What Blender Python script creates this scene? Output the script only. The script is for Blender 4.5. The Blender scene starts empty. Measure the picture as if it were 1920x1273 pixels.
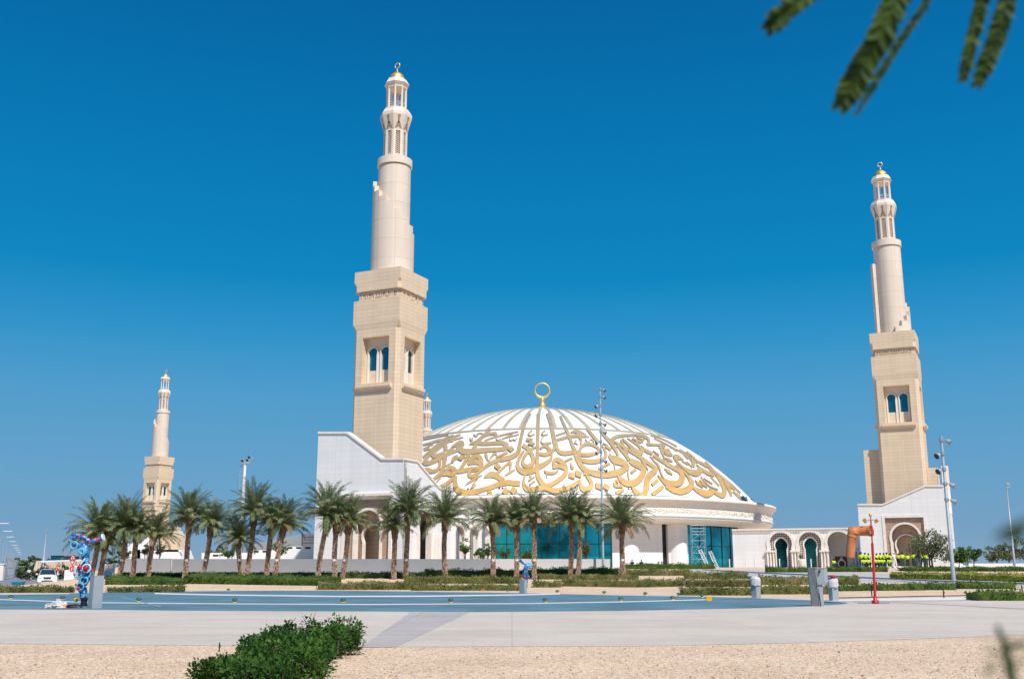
import bpy, bmesh, math, random
from mathutils import Vector, Matrix
from mathutils.geometry import tessellate_polygon
from math import sin, cos, pi, radians as R, sqrt, atan2
random.seed(7)
SC = bpy.context.scene
COL = SC.collection
# ------------------------------------------------------------ camera model
F = 1950.0; TILT = math.atan(.2215); TS, TC = sin(TILT), cos(TILT); EYE = 1.4
cam = bpy.data.cameras.new('camera'); cam_o = bpy.data.objects.new('camera', cam); COL.objects.link(cam_o)
cam_o.location = (0, 0, EYE); cam_o.rotation_euler = (pi/2 + TILT, 0, 0)
cam.sensor_width = 36; cam.lens = F/1920*36; cam.clip_start = .1; cam.clip_end = 6000
cam.dof.use_dof = True; cam.dof.focus_distance = 90; cam.dof.aperture_fstop = 3.4
SC.camera = cam_o

def slope(v):
    b = (636.5 - v)/F
    return (TS + b*TC)/(TC - b*TS)
def zv(v, Y): return EYE + Y*slope(v)
def xu(u, v, Y):
    b = (636.5 - v)/F
    return (u - 960)/F*Y/(TC - b*TS)
def at(u, v, Y): return Vector((xu(u, v, Y), Y, zv(v, Y)))
def ray(u, v):
    b = (636.5 - v)/F
    return Vector(((u - 960)/F, TC - b*TS, TS + b*TC)).normalized()
def on_plane(u, v, P0, d):
    """(distance along d, z) where the sight line meets the vertical plane through P0 along d"""
    r = ray(u, v)
    # r.xy*t = P0 + d*s
    det = r.x*(-d[1]) + d[0]*r.y
    t = (P0[0]*(-d[1]) + d[0]*P0[1])/det
    s = ((r.x*t - P0[0])*d[0] + (r.y*t - P0[1])*d[1])
    return s, EYE + r.z*t
def clamp(a, lo=0., hi=1.): return max(lo, min(hi, a))
def sm(a): a = clamp(a); return a*a*(3 - 2*a)
def terrain(x, y):
    zl = .95*clamp((y - 76)/21)
    if y > 98.5: zl = .95 + .75*clamp((y - 98.5)/1.5)
    zr = 1.7*clamp((y - 62)/63)
    k = sm((x - 8)/10.)
    z = zl*(1 - k) + zr*k
    if y > 98.5 and x > 8: z = zr
    left = sm((x + 41)/4.0)
    z = z*left
    return z
def ground_hit(u, v, lo=10., hi=400.):
    s = slope(v); px = (u - 960)/F/(TC - (636.5 - v)/F*TS)
    y = lo; prev = None
    while y < hi:
        h = EYE + s*y - terrain(px*y, y)
        if h <= 0:
            a, b = y - .25, y
            for _ in range(12):
                m = (a + b)/2
                if EYE + s*m - terrain(px*m, m) <= 0: b = m
                else: a = m
            return Vector((px*b, b, terrain(px*b, b)))
        y += .25
    return Vector((px*hi, hi, terrain(px*hi, hi)))

# ------------------------------------------------------------ node materials
def new_mat(name):
    m = bpy.data.materials.new(name); m.use_nodes = True
    nt = m.node_tree; nt.nodes.clear()
    out = nt.nodes.new('ShaderNodeOutputMaterial'); b = nt.nodes.new('ShaderNodeBsdfPrincipled')
    nt.links.new(b.outputs[0], out.inputs[0])
    return m, nt, b
def N(nt, kind, **kw):
    n = nt.nodes.new(kind)
    for k, v in kw.items():
        if k in n.inputs: n.inputs[k].default_value = v
        else: setattr(n, k, v)
    return n
def L(nt, a, b): nt.links.new(a, b)
def c4(c): return (c[0], c[1], c[2], 1)
def ramp(nt, stops, interp='LINEAR'):
    r = nt.nodes.new('ShaderNodeValToRGB'); cr = r.color_ramp; cr.interpolation = interp
    while len(cr.elements) < len(stops): cr.elements.new(.5)
    for e, (p, c) in zip(cr.elements, stops): e.position = p; e.color = c4(c)
    return r
def mixc(nt, fac, a, b, mode='MIX'):
    m = nt.nodes.new('ShaderNodeMix'); m.data_type = 'RGBA'; m.blend_type = mode
    for sock, val in ((0, fac), (6, a), (7, b)):
        if hasattr(val, 'is_output'): L(nt, val, m.inputs[sock])
        elif sock == 0: m.inputs[0].default_value = val
        else: m.inputs[sock].default_value = c4(val)
    return m.outputs[2]
def mat(name, col, rough=.6, metal=0., var=.12, scale=3., bump=0., bscale=20., spec=.4, coat=0.):
    m, nt, b = new_mat(name)
    tc = N(nt, 'ShaderNodeTexCoord'); no = N(nt, 'ShaderNodeTexNoise', Scale=scale, Detail=6.)
    L(nt, tc.outputs['Object'], no.inputs['Vector'])
    lo = tuple(c*(1 - var) for c in col); hi = tuple(min(1, c*(1 + var)) for c in col)
    r = ramp(nt, [(.3, lo), (.7, hi)]); L(nt, no.outputs['Fac'], r.inputs[0]); L(nt, r.outputs[0], b.inputs['Base Color'])
    b.inputs['Roughness'].default_value = rough; b.inputs['Metallic'].default_value = metal
    b.inputs['Specular IOR Level'].default_value = spec; b.inputs['Coat Weight'].default_value = coat
    if bump:
        n2 = N(nt, 'ShaderNodeTexNoise', Scale=bscale, Detail=8.); L(nt, tc.outputs['Object'], n2.inputs['Vector'])
        bp = N(nt, 'ShaderNodeBump', Strength=bump, Distance=.05); L(nt, n2.outputs['Fac'], bp.inputs['Height']); L(nt, bp.outputs[0], b.inputs['Normal'])
    return m
def mat_panel(name, col, joint, bw=1.2, bh=.6, js=.02, rough=.65, var=.05, streak=.06, cyl=0., contrast=.06, offset=.5):
    """stone cladding: joints, slab to slab tone changes, faint vertical weathering"""
    m, nt, b = new_mat(name)
    tc = N(nt, 'ShaderNodeTexCoord'); sp = N(nt, 'ShaderNodeSeparateXYZ'); L(nt, tc.outputs['Object'], sp.inputs[0])
    if cyl:
        at2 = N(nt, 'ShaderNodeMath', operation='ARCTAN2'); L(nt, sp.outputs[1], at2.inputs[0]); L(nt, sp.outputs[0], at2.inputs[1])
        u = N(nt, 'ShaderNodeMath', operation='MULTIPLY'); L(nt, at2.outputs[0], u.inputs[0]); u.inputs[1].default_value = cyl
    else:
        u = N(nt, 'ShaderNodeMath', operation='ADD'); L(nt, sp.outputs[0], u.inputs[0]); L(nt, sp.outputs[1], u.inputs[1])
    cb = N(nt, 'ShaderNodeCombineXYZ'); L(nt, u.outputs[0], cb.inputs[0]); L(nt, sp.outputs[2], cb.inputs[1])
    br = nt.nodes.new('ShaderNodeTexBrick'); L(nt, cb.outputs[0], br.inputs['Vector'])
    br.offset = offset
    br.inputs['Color1'].default_value = c4(tuple(c*(1 - contrast) for c in col)); br.inputs['Color2'].default_value = c4(tuple(min(1, c*(1 + contrast)) for c in col))
    br.inputs['Mortar'].default_value = c4(joint); br.inputs['Scale'].default_value = 1.
    br.inputs['Mortar Size'].default_value = js; br.inputs['Mortar Smooth'].default_value = .1
    br.inputs['Brick Width'].default_value = bw; br.inputs['Row Height'].default_value = bh
    no = N(nt, 'ShaderNodeTexNoise', Scale=.35, Detail=5.); L(nt, tc.outputs['Object'], no.inputs['Vector'])
    r = ramp(nt, [(.3, (1 - var,)*3), (.7, (1, 1, 1))]); L(nt, no.outputs['Fac'], r.inputs[0])
    c1 = mixc(nt, 1., br.outputs['Color'], r.outputs[0], 'MULTIPLY')
    mp = N(nt, 'ShaderNodeMapping'); mp.inputs['Scale'].default_value = (1.3, 1.3, .06); L(nt, tc.outputs['Object'], mp.inputs[0])
    n2 = N(nt, 'ShaderNodeTexNoise', Scale=1.2, Detail=6.); L(nt, mp.outputs[0], n2.inputs['Vector'])
    r2 = ramp(nt, [(.35, (1 - streak, 1 - streak*1.1, 1 - streak*1.25)), (.6, (1, 1, 1))]); L(nt, n2.outputs['Fac'], r2.inputs[0])
    c2 = mixc(nt, 1., c1, r2.outputs[0], 'MULTIPLY'); L(nt, c2, b.inputs['Base Color'])
    b.inputs['Roughness'].default_value = rough; b.inputs['Specular IOR Level'].default_value = .3
    bp = N(nt, 'ShaderNodeBump', Strength=.4, Distance=.02); bp.invert = True
    L(nt, br.outputs['Fac'], bp.inputs['Height']); L(nt, bp.outputs[0], b.inputs['Normal'])
    return m
M = {}
M['tan'] = mat_panel('tan stone', (.76, .60, .435), (.60, .47, .34), 2.9, .45, .022, offset=0, contrast=.035)
M['pink'] = mat_panel('pale pink stone', (.74, .625, .525), (.60, .50, .42), 2.0, 2.3, .03, cyl=2.2, contrast=.03, offset=0)
M['pinkplain'] = mat('pale pink stone plain', (.75, .635, .53), .6, var=.05, scale=1.5)
M['tanplain'] = mat('tan stone plain', (.77, .615, .46), .6, var=.06, scale=1.5)
M['tandark'] = mat('dark tan stone with painted shade', (.34, .26, .19), .7, var=.25, scale=6)  # tan stone darkened, the shade of recesses is in the colour
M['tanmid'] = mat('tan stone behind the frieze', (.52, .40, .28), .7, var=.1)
M['white'] = mat_panel('white stone', (.815, .82, .83), (.74, .745, .76), 3.2, .6, .018, offset=0, contrast=.02, var=.04, streak=.05)
M['whiteplain'] = mat('white stone plain', (.84, .83, .815), .55, var=.03, scale=1.)
M['cream'] = mat('cream moulded stone', (.82, .765, .70), .6, var=.07, scale=2.)
M['carved'] = None
M['dome'] = mat_panel('white dome cladding', (.80, .805, .815), (.70, .71, .73), 2.4, 1.2, .02, cyl=38, contrast=.012, var=.03, streak=.02)
M['gold'] = mat('gold metal', (.86, .56, .17), .42, .72, var=.12, scale=1.)
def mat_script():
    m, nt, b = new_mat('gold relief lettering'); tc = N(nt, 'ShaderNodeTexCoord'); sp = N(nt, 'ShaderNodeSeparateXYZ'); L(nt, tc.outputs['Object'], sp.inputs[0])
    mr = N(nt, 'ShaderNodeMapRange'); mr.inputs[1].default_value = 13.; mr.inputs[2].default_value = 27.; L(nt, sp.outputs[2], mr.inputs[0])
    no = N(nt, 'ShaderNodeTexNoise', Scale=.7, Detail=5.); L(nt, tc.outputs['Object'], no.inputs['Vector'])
    r = ramp(nt, [(0, (.69, .42, .14)), (.45, (.56, .39, .185)), (1, (.42, .36, .255))]); L(nt, mr.outputs[0], r.inputs[0])  # height ramp paints the paler grazing sheen into the upper letters
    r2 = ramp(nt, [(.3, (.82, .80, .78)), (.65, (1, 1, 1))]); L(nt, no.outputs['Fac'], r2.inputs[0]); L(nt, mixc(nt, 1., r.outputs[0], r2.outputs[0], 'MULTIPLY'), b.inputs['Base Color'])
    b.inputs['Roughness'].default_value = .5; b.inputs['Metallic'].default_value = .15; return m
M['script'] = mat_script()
M['scriptside'] = mat('lettering edge', (.42, .33, .26), .8)  # darker side walls carry the edge shading in their colour
M['band'] = mat('dull gold band', (.50, .45, .33), .5, .2, var=.08, scale=.5)
M['wallgrey'] = mat('garden wall face', (.29, .305, .335), .8, var=.06, scale=.6, bump=.15)
M['steel'] = mat('galvanised steel', (.42, .46, .50), .4, .6, var=.08)
M['palesteel'] = mat('pale painted steel', (.40, .44, .49), .45, .2, var=.06)
M['dark'] = mat('dark metal', (.03, .033, .036), .5)
M['lampglass'] = mat('lamp lens', (.75, .78, .8), .15, .1)
M['bark'] = mat('palm bark', (.23, .14, .095), .9, var=.4, scale=7., bump=.6, bscale=30)
M['barkpale'] = mat('cut palm boots', (.46, .345, .26), .9, var=.3, scale=9.)
M['wood'] = mat('tree bark', (.14, .10, .075), .9, var=.3, scale=8., bump=.5)
M['redpaint'] = mat('red painted pipe', (.55, .02, .04), .3, var=.1, coat=.3)
M['orange'] = mat('orange painted pipe', (.56, .19, .065), .42, var=.2, scale=1.5, coat=.2)
M['yellowpaint'] = mat('yellow paint', (.75, .45, .03), .4)
M['greypaint'] = mat('grey painted box', (.30, .34, .37), .45, var=.07, scale=2., coat=.1)
M['greydark'] = mat('dark grey with painted shade', (.17, .19, .21), .5)  # shaded copy of the box grey, the shade is in the colour
M['wrap'] = mat('plastic wrap', (.62, .60, .60), .25, var=.3, scale=12., bump=1., bscale=18)
M['black'] = mat('black rubber', (.015, .015, .016), .5)
M['brown'] = mat('brown lacquer', (.09, .035, .02), .5)
M['whitepaint'] = mat('white paint', (.80, .80, .80), .4, var=.03)
M['carwhite'] = mat('white car paint', (.80, .81, .82), .2, var=.02, coat=1.)
M['carglass'] = mat('car glass', (.02, .045, .05), .05, spec=.8)
M['signred'] = mat('sign red', (.60, .02, .03), .4)
M['skin'] = mat('skin', (.25, .13, .08), .6)
M['hiviz'] = mat('yellow safety vest', (.58, .80, .01), .7, var=.15, scale=9)
M['hiviz2'] = mat('amber safety vest', (.85, .70, .02), .7, var=.15, scale=9)
M['navy'] = mat('navy workwear', (.012, .03, .06), .8, var=.3)
M['jeans'] = mat('blue jeans', (.06, .12, .22), .8, var=.3)
M['greencloth'] = mat('dark green workwear', (.01, .09, .05), .8, var=.3)
M['whitecloth'] = mat('white cloth', (.72, .72, .76), .8, var=.1)
M['hair'] = mat('dark hair', (.012, .01, .01), .7)
def glass(name, base, metal, rough=.06, strips=0):
    m, nt, b = new_mat(name)
    tc = N(nt, 'ShaderNodeTexCoord'); no = N(nt, 'ShaderNodeTexNoise', Scale=.22, Detail=6., Roughness=.6)
    L(nt, tc.outputs['Object'], no.inputs['Vector'])
    r = ramp(nt, [(.36, tuple(c*.28 for c in base)), (.48, tuple(c*.7 for c in base)), (.62, tuple(min(1, c*1.1) for c in base))]); L(nt, no.outputs['Fac'], r.inputs[0])  # noise ramp paints uneven dark reflections into the glass colour
    L(nt, r.outputs[0], b.inputs['Base Color'])
    b.inputs['Metallic'].default_value = metal; b.inputs['Roughness'].default_value = rough
    n2 = N(nt, 'ShaderNodeTexNoise', Scale=.5, Detail=1.); L(nt, tc.outputs['Object'], n2.inputs['Vector'])
    bp = N(nt, 'ShaderNodeBump', Strength=.12, Distance=.05); L(nt, n2.outputs['Fac'], bp.inputs['Height']); L(nt, bp.outputs[0], b.inputs['Normal'])
    return m
M['teal'] = glass('teal glass', (.02, .50, .55), .75)
M['tealdk'] = glass('dark teal glass', (.01, .12, .13), .55)
M['bluegl'] = glass('deep blue glass', (.01, .17, .24), .6)
def mat_leaf(name, a, b_, c, scale=2.5, trans=.25):
    m, nt, b = new_mat(name)
    tc = N(nt, 'ShaderNodeTexCoord'); no = N(nt, 'ShaderNodeTexNoise', Scale=scale, Detail=4.)
    L(nt, tc.outputs['Object'], no.inputs['Vector'])
    r = ramp(nt, [(.3, a), (.5, b_), (.7, c)]); L(nt, no.outputs['Fac'], r.inputs[0]); L(nt, r.outputs[0], b.inputs['Base Color'])
    b.inputs['Roughness'].default_value = .6; b.inputs['Specular IOR Level'].default_value = .2
    tr = N(nt, 'ShaderNodeBsdfTranslucent'); L(nt, r.outputs[0], tr.inputs[0])
    mx = N(nt, 'ShaderNodeMixShader'); mx.inputs[0].default_value = trans
    L(nt, b.outputs[0], mx.inputs[1]); L(nt, tr.outputs[0], mx.inputs[2])
    out = [n for n in nt.nodes if n.type == 'OUTPUT_MATERIAL'][0]; L(nt, mx.outputs[0], out.inputs[0])
    return m
M['frond'] = mat_leaf('date palm leaflets', (.11, .155, .06), (.23, .28, .13), (.38, .41, .23), .8, .38)
M['frondold'] = mat_leaf('old dry fronds', (.22, .14, .06), (.34, .24, .12), (.42, .31, .16), 1.2)
M['bush'] = mat_leaf('glossy bush leaves', (.02, .06, .010), (.042, .115, .018), (.10, .20, .035), 3.)
M['hedge'] = mat_leaf('clipped hedge leaves', (.09, .105, .03), (.17, .185, .055), (.30, .24, .11), 1.1)
M['hedgedk'] = mat_leaf('dark green hedge leaves', (.045, .085, .018), (.085, .15, .03), (.15, .20, .05), 1.1)
M['hedgeyel'] = mat_leaf('yellow green hedge leaves', (.14, .16, .02), (.24, .26, .04), (.36, .33, .08), 1.1)
M['olive'] = mat_leaf('grey green tree leaves', (.08, .10, .05), (.14, .165, .085), (.23, .25, .14), 1.)
M['tree'] = mat_leaf('green tree leaves', (.05, .10, .03), (.10, .18, .045), (.17, .26, .07), 1.)
M['near'] = mat_leaf('feathery leaflets close to the lens', (.018, .045, .006), (.045, .095, .012), (.10, .17, .03), 25., .35)

# ------------------------------------------------------------ mesh building
class MB:
    def __init__(s): s.v = []; s.f = []; s.m = []; s.smooth = []
    def add(s, vs, fs, mi=0, sm_=False):
        o = len(s.v); s.v += [tuple(p) for p in vs]
        for f in fs: s.f.append(tuple(i + o for i in f)); s.m.append(mi); s.smooth.append(sm_)
    def box(s, x0, x1, y0, y1, z0, z1, mi=0, M4=None):
        vs = [Vector(p) for p in ((x0,y0,z0),(x1,y0,z0),(x1,y1,z0),(x0,y1,z0),(x0,y0,z1),(x1,y0,z1),(x1,y1,z1),(x0,y1,z1))]
        if M4: vs = [M4 @ p for p in vs]
        s.add(vs, [(0,3,2,1),(4,5,6,7),(0,1,5,4),(1,2,6,5),(2,3,7,6),(3,0,4,7)], mi)
    def prism(s, pts, z0, z1, mi=0, pts2=None, caps=True, sm_=False):
        """vertical prism from xy pts (ccw); pts2 the top outline"""
        n = len(pts); p2 = pts2 or pts
        vs = [(p[0], p[1], z0) for p in pts] + [(p[0], p[1], z1) for p in p2]
        fs = [(i, (i+1) % n, n + (i+1) % n, n + i) for i in range(n)]
        s.add(vs, fs, mi, sm_)
        if caps: s.add(vs, [tuple(range(n-1, -1, -1)), tuple(range(n, 2*n))], mi)
    def lathe(s, prof, n=48, mi=0, a0=0., a1=2*pi, sm_=True, cx=0, cy=0):
        full = abs(a1 - a0 - 2*pi) < 1e-6; k = n if full else n + 1; vs = []
        for r, z in prof:
            for i in range(k):
                a = a0 + (a1 - a0)*i/n; vs.append((cx + r*cos(a), cy + r*sin(a), z))
        fs = []
        for j in range(len(prof) - 1):
            for i in range(n):
                i2 = (i + 1) % k
                fs.append((j*k + i, j*k + i2, (j+1)*k + i2, (j+1)*k + i))
        s.add(vs, fs, mi, sm_)
    def tube(s, pts, rad, n=8, mi=0, sm_=True, caps=True):
        pts = [Vector(p) for p in pts]; m = len(pts)
        if not hasattr(rad, '__len__'): rad = [rad]*m
        vs = []; up = Vector((0, 0, 1)); prev = None
        for i, p in enumerate(pts):
            d = (pts[min(i+1, m-1)] - pts[max(i-1, 0)])
            if d.length < 1e-9: d = Vector((0, 0, 1))
            d.normalize()
            if prev is None:
                a = d.cross(up if abs(d.z) < .9 else Vector((1, 0, 0))).normalized()
            else:
                a = (prev - d*prev.dot(d)).normalized()
            prev = a; b = d.cross(a)
            for k in range(n):
                t = 2*pi*k/n; vs.append(p + (a*cos(t) + b*sin(t))*rad[i])
        fs = [(i*n + k, i*n + (k+1) % n, (i+1)*n + (k+1) % n, (i+1)*n + k) for i in range(m-1) for k in range(n)]
        s.add(vs, fs, mi, sm_)
        if caps: s.add(vs, [tuple(range(n-1, -1, -1)), tuple(range((m-1)*n, m*n))], mi)
    def sphere(s, c, r, n=12, k=8, mi=0, sc=(1, 1, 1)):
        vs = []
        for j in range(k + 1):
            ph = pi*j/k
            for i in range(n):
                a = 2*pi*i/n; vs.append((c[0] + r*sc[0]*sin(ph)*cos(a), c[1] + r*sc[1]*sin(ph)*sin(a), c[2] + r*sc[2]*cos(ph)))
        s.add(vs, [(j*n + i, (j+1)*n + i, (j+1)*n + (i+1) % n, j*n + (i+1) % n) for j in range(k) for i in range(n)], mi, True)
    def torus(s, c, r, t, n=28, k=8, mi=0, axis='y'):
        pts = []
        for i in range(n + 1):
            a = 2*pi*i/n
            if axis == 'y': pts.append((c[0] + r*cos(a), c[1], c[2] + r*sin(a)))
            elif axis == 'z': pts.append((c[0] + r*cos(a), c[1] + r*sin(a), c[2]))
            else: pts.append((c[0], c[1] + r*cos(a), c[2] + r*sin(a)))
        s.tube(pts, t, k, mi, caps=False)
    def plate(s, outer, holes, fn, depth, mi=0, mi_side=None, back=True):
        """a flat slab in (a, z) outline with holes. fn(a, z, d) -> point; d=0 front, d=depth back"""
        if mi_side is None: mi_side = mi
        loops = [outer] + list(holes)
        flat = [p for lp in loops for p in lp]
        tri = tessellate_polygon([[Vector((p[0], p[1], 0)) for p in lp] for lp in loops])
        s.add([fn(p[0], p[1], 0) for p in flat], [tuple(t) for t in tri], mi)
        if back: s.add([fn(p[0], p[1], depth) for p in flat], [tuple(t)[::-1] for t in tri], mi)
        for lp in loops:
            n = len(lp)
            s.add([fn(p[0], p[1], 0) for p in lp] + [fn(p[0], p[1], depth) for p in lp], [(i, (i+1) % n, n + (i+1) % n, n + i) for i in range(n)], mi_side)
    def build(s, name, mats, parent=None, loc=None, recalc=True):
        me = bpy.data.meshes.new(name); me.from_pydata(s.v, [], s.f); me.update()
        if not isinstance(mats, (list, tuple)): mats = [mats]
        for mm in mats: me.materials.append(mm)
        for p, mi, sm_ in zip(me.polygons, s.m, s.smooth): p.material_index = mi; p.use_smooth = sm_
        if recalc:
            bm = bmesh.new(); bm.from_mesh(me); bmesh.ops.recalc_face_normals(bm, faces=bm.faces); bm.to_mesh(me); bm.free()
        o = bpy.data.objects.new(name, me); COL.objects.link(o)
        if parent: o.parent = parent
        if loc is not None: o.location = loc
        return o
def tag(o, label=None, cat=None, group=None, kind=None):
    if label: o['label'] = label
    if cat: o['category'] = cat
    if group: o['group'] = group
    if kind: o['kind'] = kind
    return o
def empty(name, loc, rz=0, label=None, cat=None, group=None):
    o = bpy.data.objects.new(name, None); COL.objects.link(o); o.location = loc; o.rotation_euler = (0, 0, rz)
    return tag(o, label, cat, group)
def kids(o): return [c for c in COL.objects if c.parent == o]
def copy_tree(o, parent=None):
    c = o.copy(); COL.objects.link(c); c.parent = parent
    for ch in kids(o): copy_tree(ch, c)
    return c
def regular(n, r, off=0.): return [(r*cos(2*pi*i/n + off), r*sin(2*pi*i/n + off)) for i in range(n)]
def horseshoe(cx, z0, zs, w, n=20, waist=.86, point=.0):
    """closed outline of a keyhole arch: legs up to zs, then a round head of half width w"""
    hw = w*waist; zc = zs + sqrt(max(0, w*w - hw*hw)); a0 = -math.asin((zc - zs)/w)
    pts = [(cx - hw, z0), (cx + hw, z0), (cx + hw, zs)]
    for i in range(1, n):
        a = a0 + (pi - 2*a0)*i/n
        pts.append((cx + w*cos(a), zc + w*sin(a)*(1 + point*max(0, sin(a))**3)))
    pts.append((cx - hw, zs))
    return pts
def offset_ring(mb, inner, outer, fn, d0, d1, mi=0):
    """band between two outlines with the same point count"""
    n = len(inner)
    vs = [fn(p[0], p[1], d0) for p in inner] + [fn(p[0], p[1], d0) for p in outer] + [fn(p[0], p[1], d1) for p in inner] + [fn(p[0], p[1], d1) for p in outer]
    fs = []
    for i in range(1, n):
        j = (i + 1) % n
        fs += [(i, j, n + j, n + i), (2*n + i, 2*n + j, j, i), (n + i, n + j, 3*n + j, 3*n + i)]
    mb.add(vs, fs, mi)
# ================================================================ MINARETS
ROT = -R(25.7)
EX = Vector((cos(ROT), sin(ROT))); NF = Vector((sin(ROT), -cos(ROT)))     # local +X and local -Y in the world
G0 = 1.7
def face_fn(k, half):
    """(a, z, d) on face k of a square tower; d goes inwards"""
    ang = k*pi/2
    def fn(a, z, d):
        x, y = a, -(half - d)
        return (x*cos(ang) - y*sin(ang), x*sin(ang) + y*cos(ang), z)
    return fn
def chsq(h, c):
    return [(-h + c, -h), (h - c, -h), (h, -h + c), (h, h - c), (h - c, h), (-h + c, h), (-h, h - c), (-h, -h + c)]
Z = dict(sb=20.9 - G0, st=21.5 - G0, wb=21.6 - G0, wt=26.8 - G0, blk=28.3 - G0, bt=31.15 - G0, nt=32.2 - G0, ct=34.6 - G0, c0=47.9 - G0, c1=48.75 - G0,
         fl=52.3 - G0, bm=54.1 - G0, bp=55.0 - G0, k1=58.0 - G0, k2=58.4 - G0, k3=59.1 - G0, dt=60.1 - G0, ring=61.0 - G0)
def arch_windows(mb_frame, mb_glass, fn, d, zb, cx, w, zs, base, mi=0):
    o = horseshoe(cx, base, zs, w, 18, .88)
    i2 = horseshoe(cx, base, zs, w*.78, 18, .88)
    offset_ring(mb_frame, i2, o, fn, d - .10, d - .02, mi)
def minaret(shell):
    root = empty('minaret', (0, 0, G0), ROT)
    H, CH = 3.0, .42
    body = MB()
    for k in range(4):
        fn = face_fn(k, H)
        body.plate([(-H + CH, 0), (H - CH, 0), (H - CH, Z['bt']), (-H + CH, Z['bt'])], [[(-1.75, Z['wb']), (1.75, Z['wb']), (1.75, Z['wt']), (-1.75, Z['wt'])]], fn, .85, 0)
    pts = chsq(H, CH)
    for i in (1, 3, 5, 7):
        p, q = pts[i], pts[(i+1) % 8]
        # the cut corner is a shallow groove between two thin fillets
        mx = ((p[0]+q[0])/2*.985, (p[1]+q[1])/2*.985)
        body.add([(p[0], p[1], 0), (mx[0], mx[1], 0), (q[0], q[1], 0), (p[0], p[1], Z['bt']), (mx[0], mx[1], Z['bt']), (q[0], q[1], Z['bt'])], [(0, 1, 4, 3), (1, 2, 5, 4)], 0)
    body.build('shaft_base', M['tan'], root)
    cor = MB()
    h2 = H + .07
    cor.prism(chsq(H + .004, CH), Z['blk'] - .55, Z['blk'] + .15, 0, chsq(h2, .02), caps=False)
    cor.prism(chsq(h2, .02), Z['blk'] + .15, Z['bt'], 0)
    cor.build('upper_block', M['tan'], root)
    nk = MB(); nk.prism(chsq(2.78, .3), Z['bt'] + .003, Z['nt'], 0); nk.build('neck', M['tanmid'], root)
    fr = MB()
    for k in range(4):
        fn = face_fn(k, 2.86)
        def bx(a0, a1, z0, z1):
            ps = [fn(a, z, d) for d in (0, .1) for a, z in ((a0, z0), (a1, z0), (a1, z1), (a0, z1))]
            fr.add(ps, [(0,1,2,3), (4,7,6,5), (0,4,5,1), (1,5,6,2), (2,6,7,3), (3,7,4,0)], 0)
        bx(-2.5, 2.5, Z['bt'] + .05, Z['bt'] + .14); bx(-2.5, 2.5, Z['nt'] - .2, Z['nt'] - .1)
        a = -2.45; rr = random.Random(3)
        while a < 2.4:
            w = rr.choice((.07, .09, .06)); t = rr.choice((.86, .62, .86, .5)); lo = rr.choice((.14, .14, .3))
            bx(a, a + w, Z['bt'] + lo, Z['bt'] + t); 
            if rr.random() < .4: bx(a, a + .2, Z['bt'] + t - .08, Z['bt'] + t)
            a += w + rr.choice((.09, .12, .16))
        if k % 2 == 0: pass
    fr.build('carved_frieze', M['tanplain'], root)
    cp = MB()
    cp.prism(chsq(3.05, .34), Z['nt'] + .002, Z['nt'] + .75, 0)
    cp.prism(chsq(3.05, .34), Z['nt'] + .751, Z['nt'] + 1.15, 0, chsq(3.06, .02), caps=False)
    cp.prism(chsq(3.06, .02), Z['nt'] + 1.15, Z['ct'], 0); cp.build('cap_block', M['tan'], root)
    # windows in the deep recesses
    for k in range(4):
        fn = face_fn(k, H)
        rc = MB(); rc.plate([(-1.9, Z['wb'] - .2), (1.9, Z['wb'] - .2), (1.9, Z['wt'] + .2), (-1.9, Z['wt'] + .2)],
            [horseshoe(s*.82, Z['wb'] + 1.55, Z['wb'] + 3.35, .56, 18, .9) for s in (-1, 1)],
            lambda a, z, d, fn=fn: fn(a, z, .852 + d), .22, 0)
        w = rc.build('recess', M['tanplain'], root)
        fm = MB()
        for s in (-1, 1):
            offset_ring(fm, horseshoe(s*.82, Z['wb'] + .1, Z['wb'] + 3.35, .57, 18, .9), horseshoe(s*.82, Z['wb'] + .1, Z['wb'] + 3.35, .72, 18, .95), fn, .74, .85, 0)
        fm.build('window_surround', M['cream'], w)
        for s in (-1, 1):
            g = MB(); g.plate([(s*.82 - .7, Z['wb'] + 1.3), (s*.82 + .7, Z['wb'] + 1.3), (s*.82 + .7, Z['wb'] + 4.3), (s*.82 - .7, Z['wb'] + 4.3)], [], lambda a, z, d, fn=fn: fn(a, z, 1.0 + d), .02)
            g.build('window', M['bluegl'], root)
        sl = MB()
        pr = [(.0, 0), (-.30, .06), (-.42, .22), (-.42, .5), (0, .55)]
        vs = []
        for a in (-2.25, 2.25):
            for d, dz in pr: vs.append(fn(a*(1 if d == 0 else 1), Z['sb'] + dz, d - .001))
        n = len(pr); sl.add(vs, [(i, i+1, n+i+1, n+i) for i in range(n-1)] + [tuple(range(n)), tuple(range(2*n-1, n-1, -1)), (n-1, 0, n, 2*n-1)], 0)
        sl.build('sill', M['tanplain'], root)
    # round shaft, spiral outer wall
    sh = MB(); sh.lathe([(1.93, Z['ct']), (1.90, Z['c0'] - .1)], 56, 0); sh.build('round_shaft', M['pink'], root)
    az0, dr, z0 = shell
    sp = MB(); n = 16; step = 2*pi/n
    for i in range(n):
        a0 = az0 + dr*i*step; a1 = a0 + dr*step; lo, hi = min(a0, a1), max(a0, a1)
        zt = z0 - i*.82
        if zt < Z['ct'] + .3: continue
        r0, r1 = 1.88, 2.47; seg = 5
        ring = [(r1*cos(lo + (hi-lo)*j/seg), r1*sin(lo + (hi-lo)*j/seg)) for j in range(seg+1)] + [(r0*cos(lo + (hi-lo)*j/seg), r0*sin(lo + (hi-lo)*j/seg)) for j in range(seg, -1, -1)]
        sp.prism(ring, Z['ct'] + .001, zt, 0)
    sp.build('spiral_wall', M['pink'], root)
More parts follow.
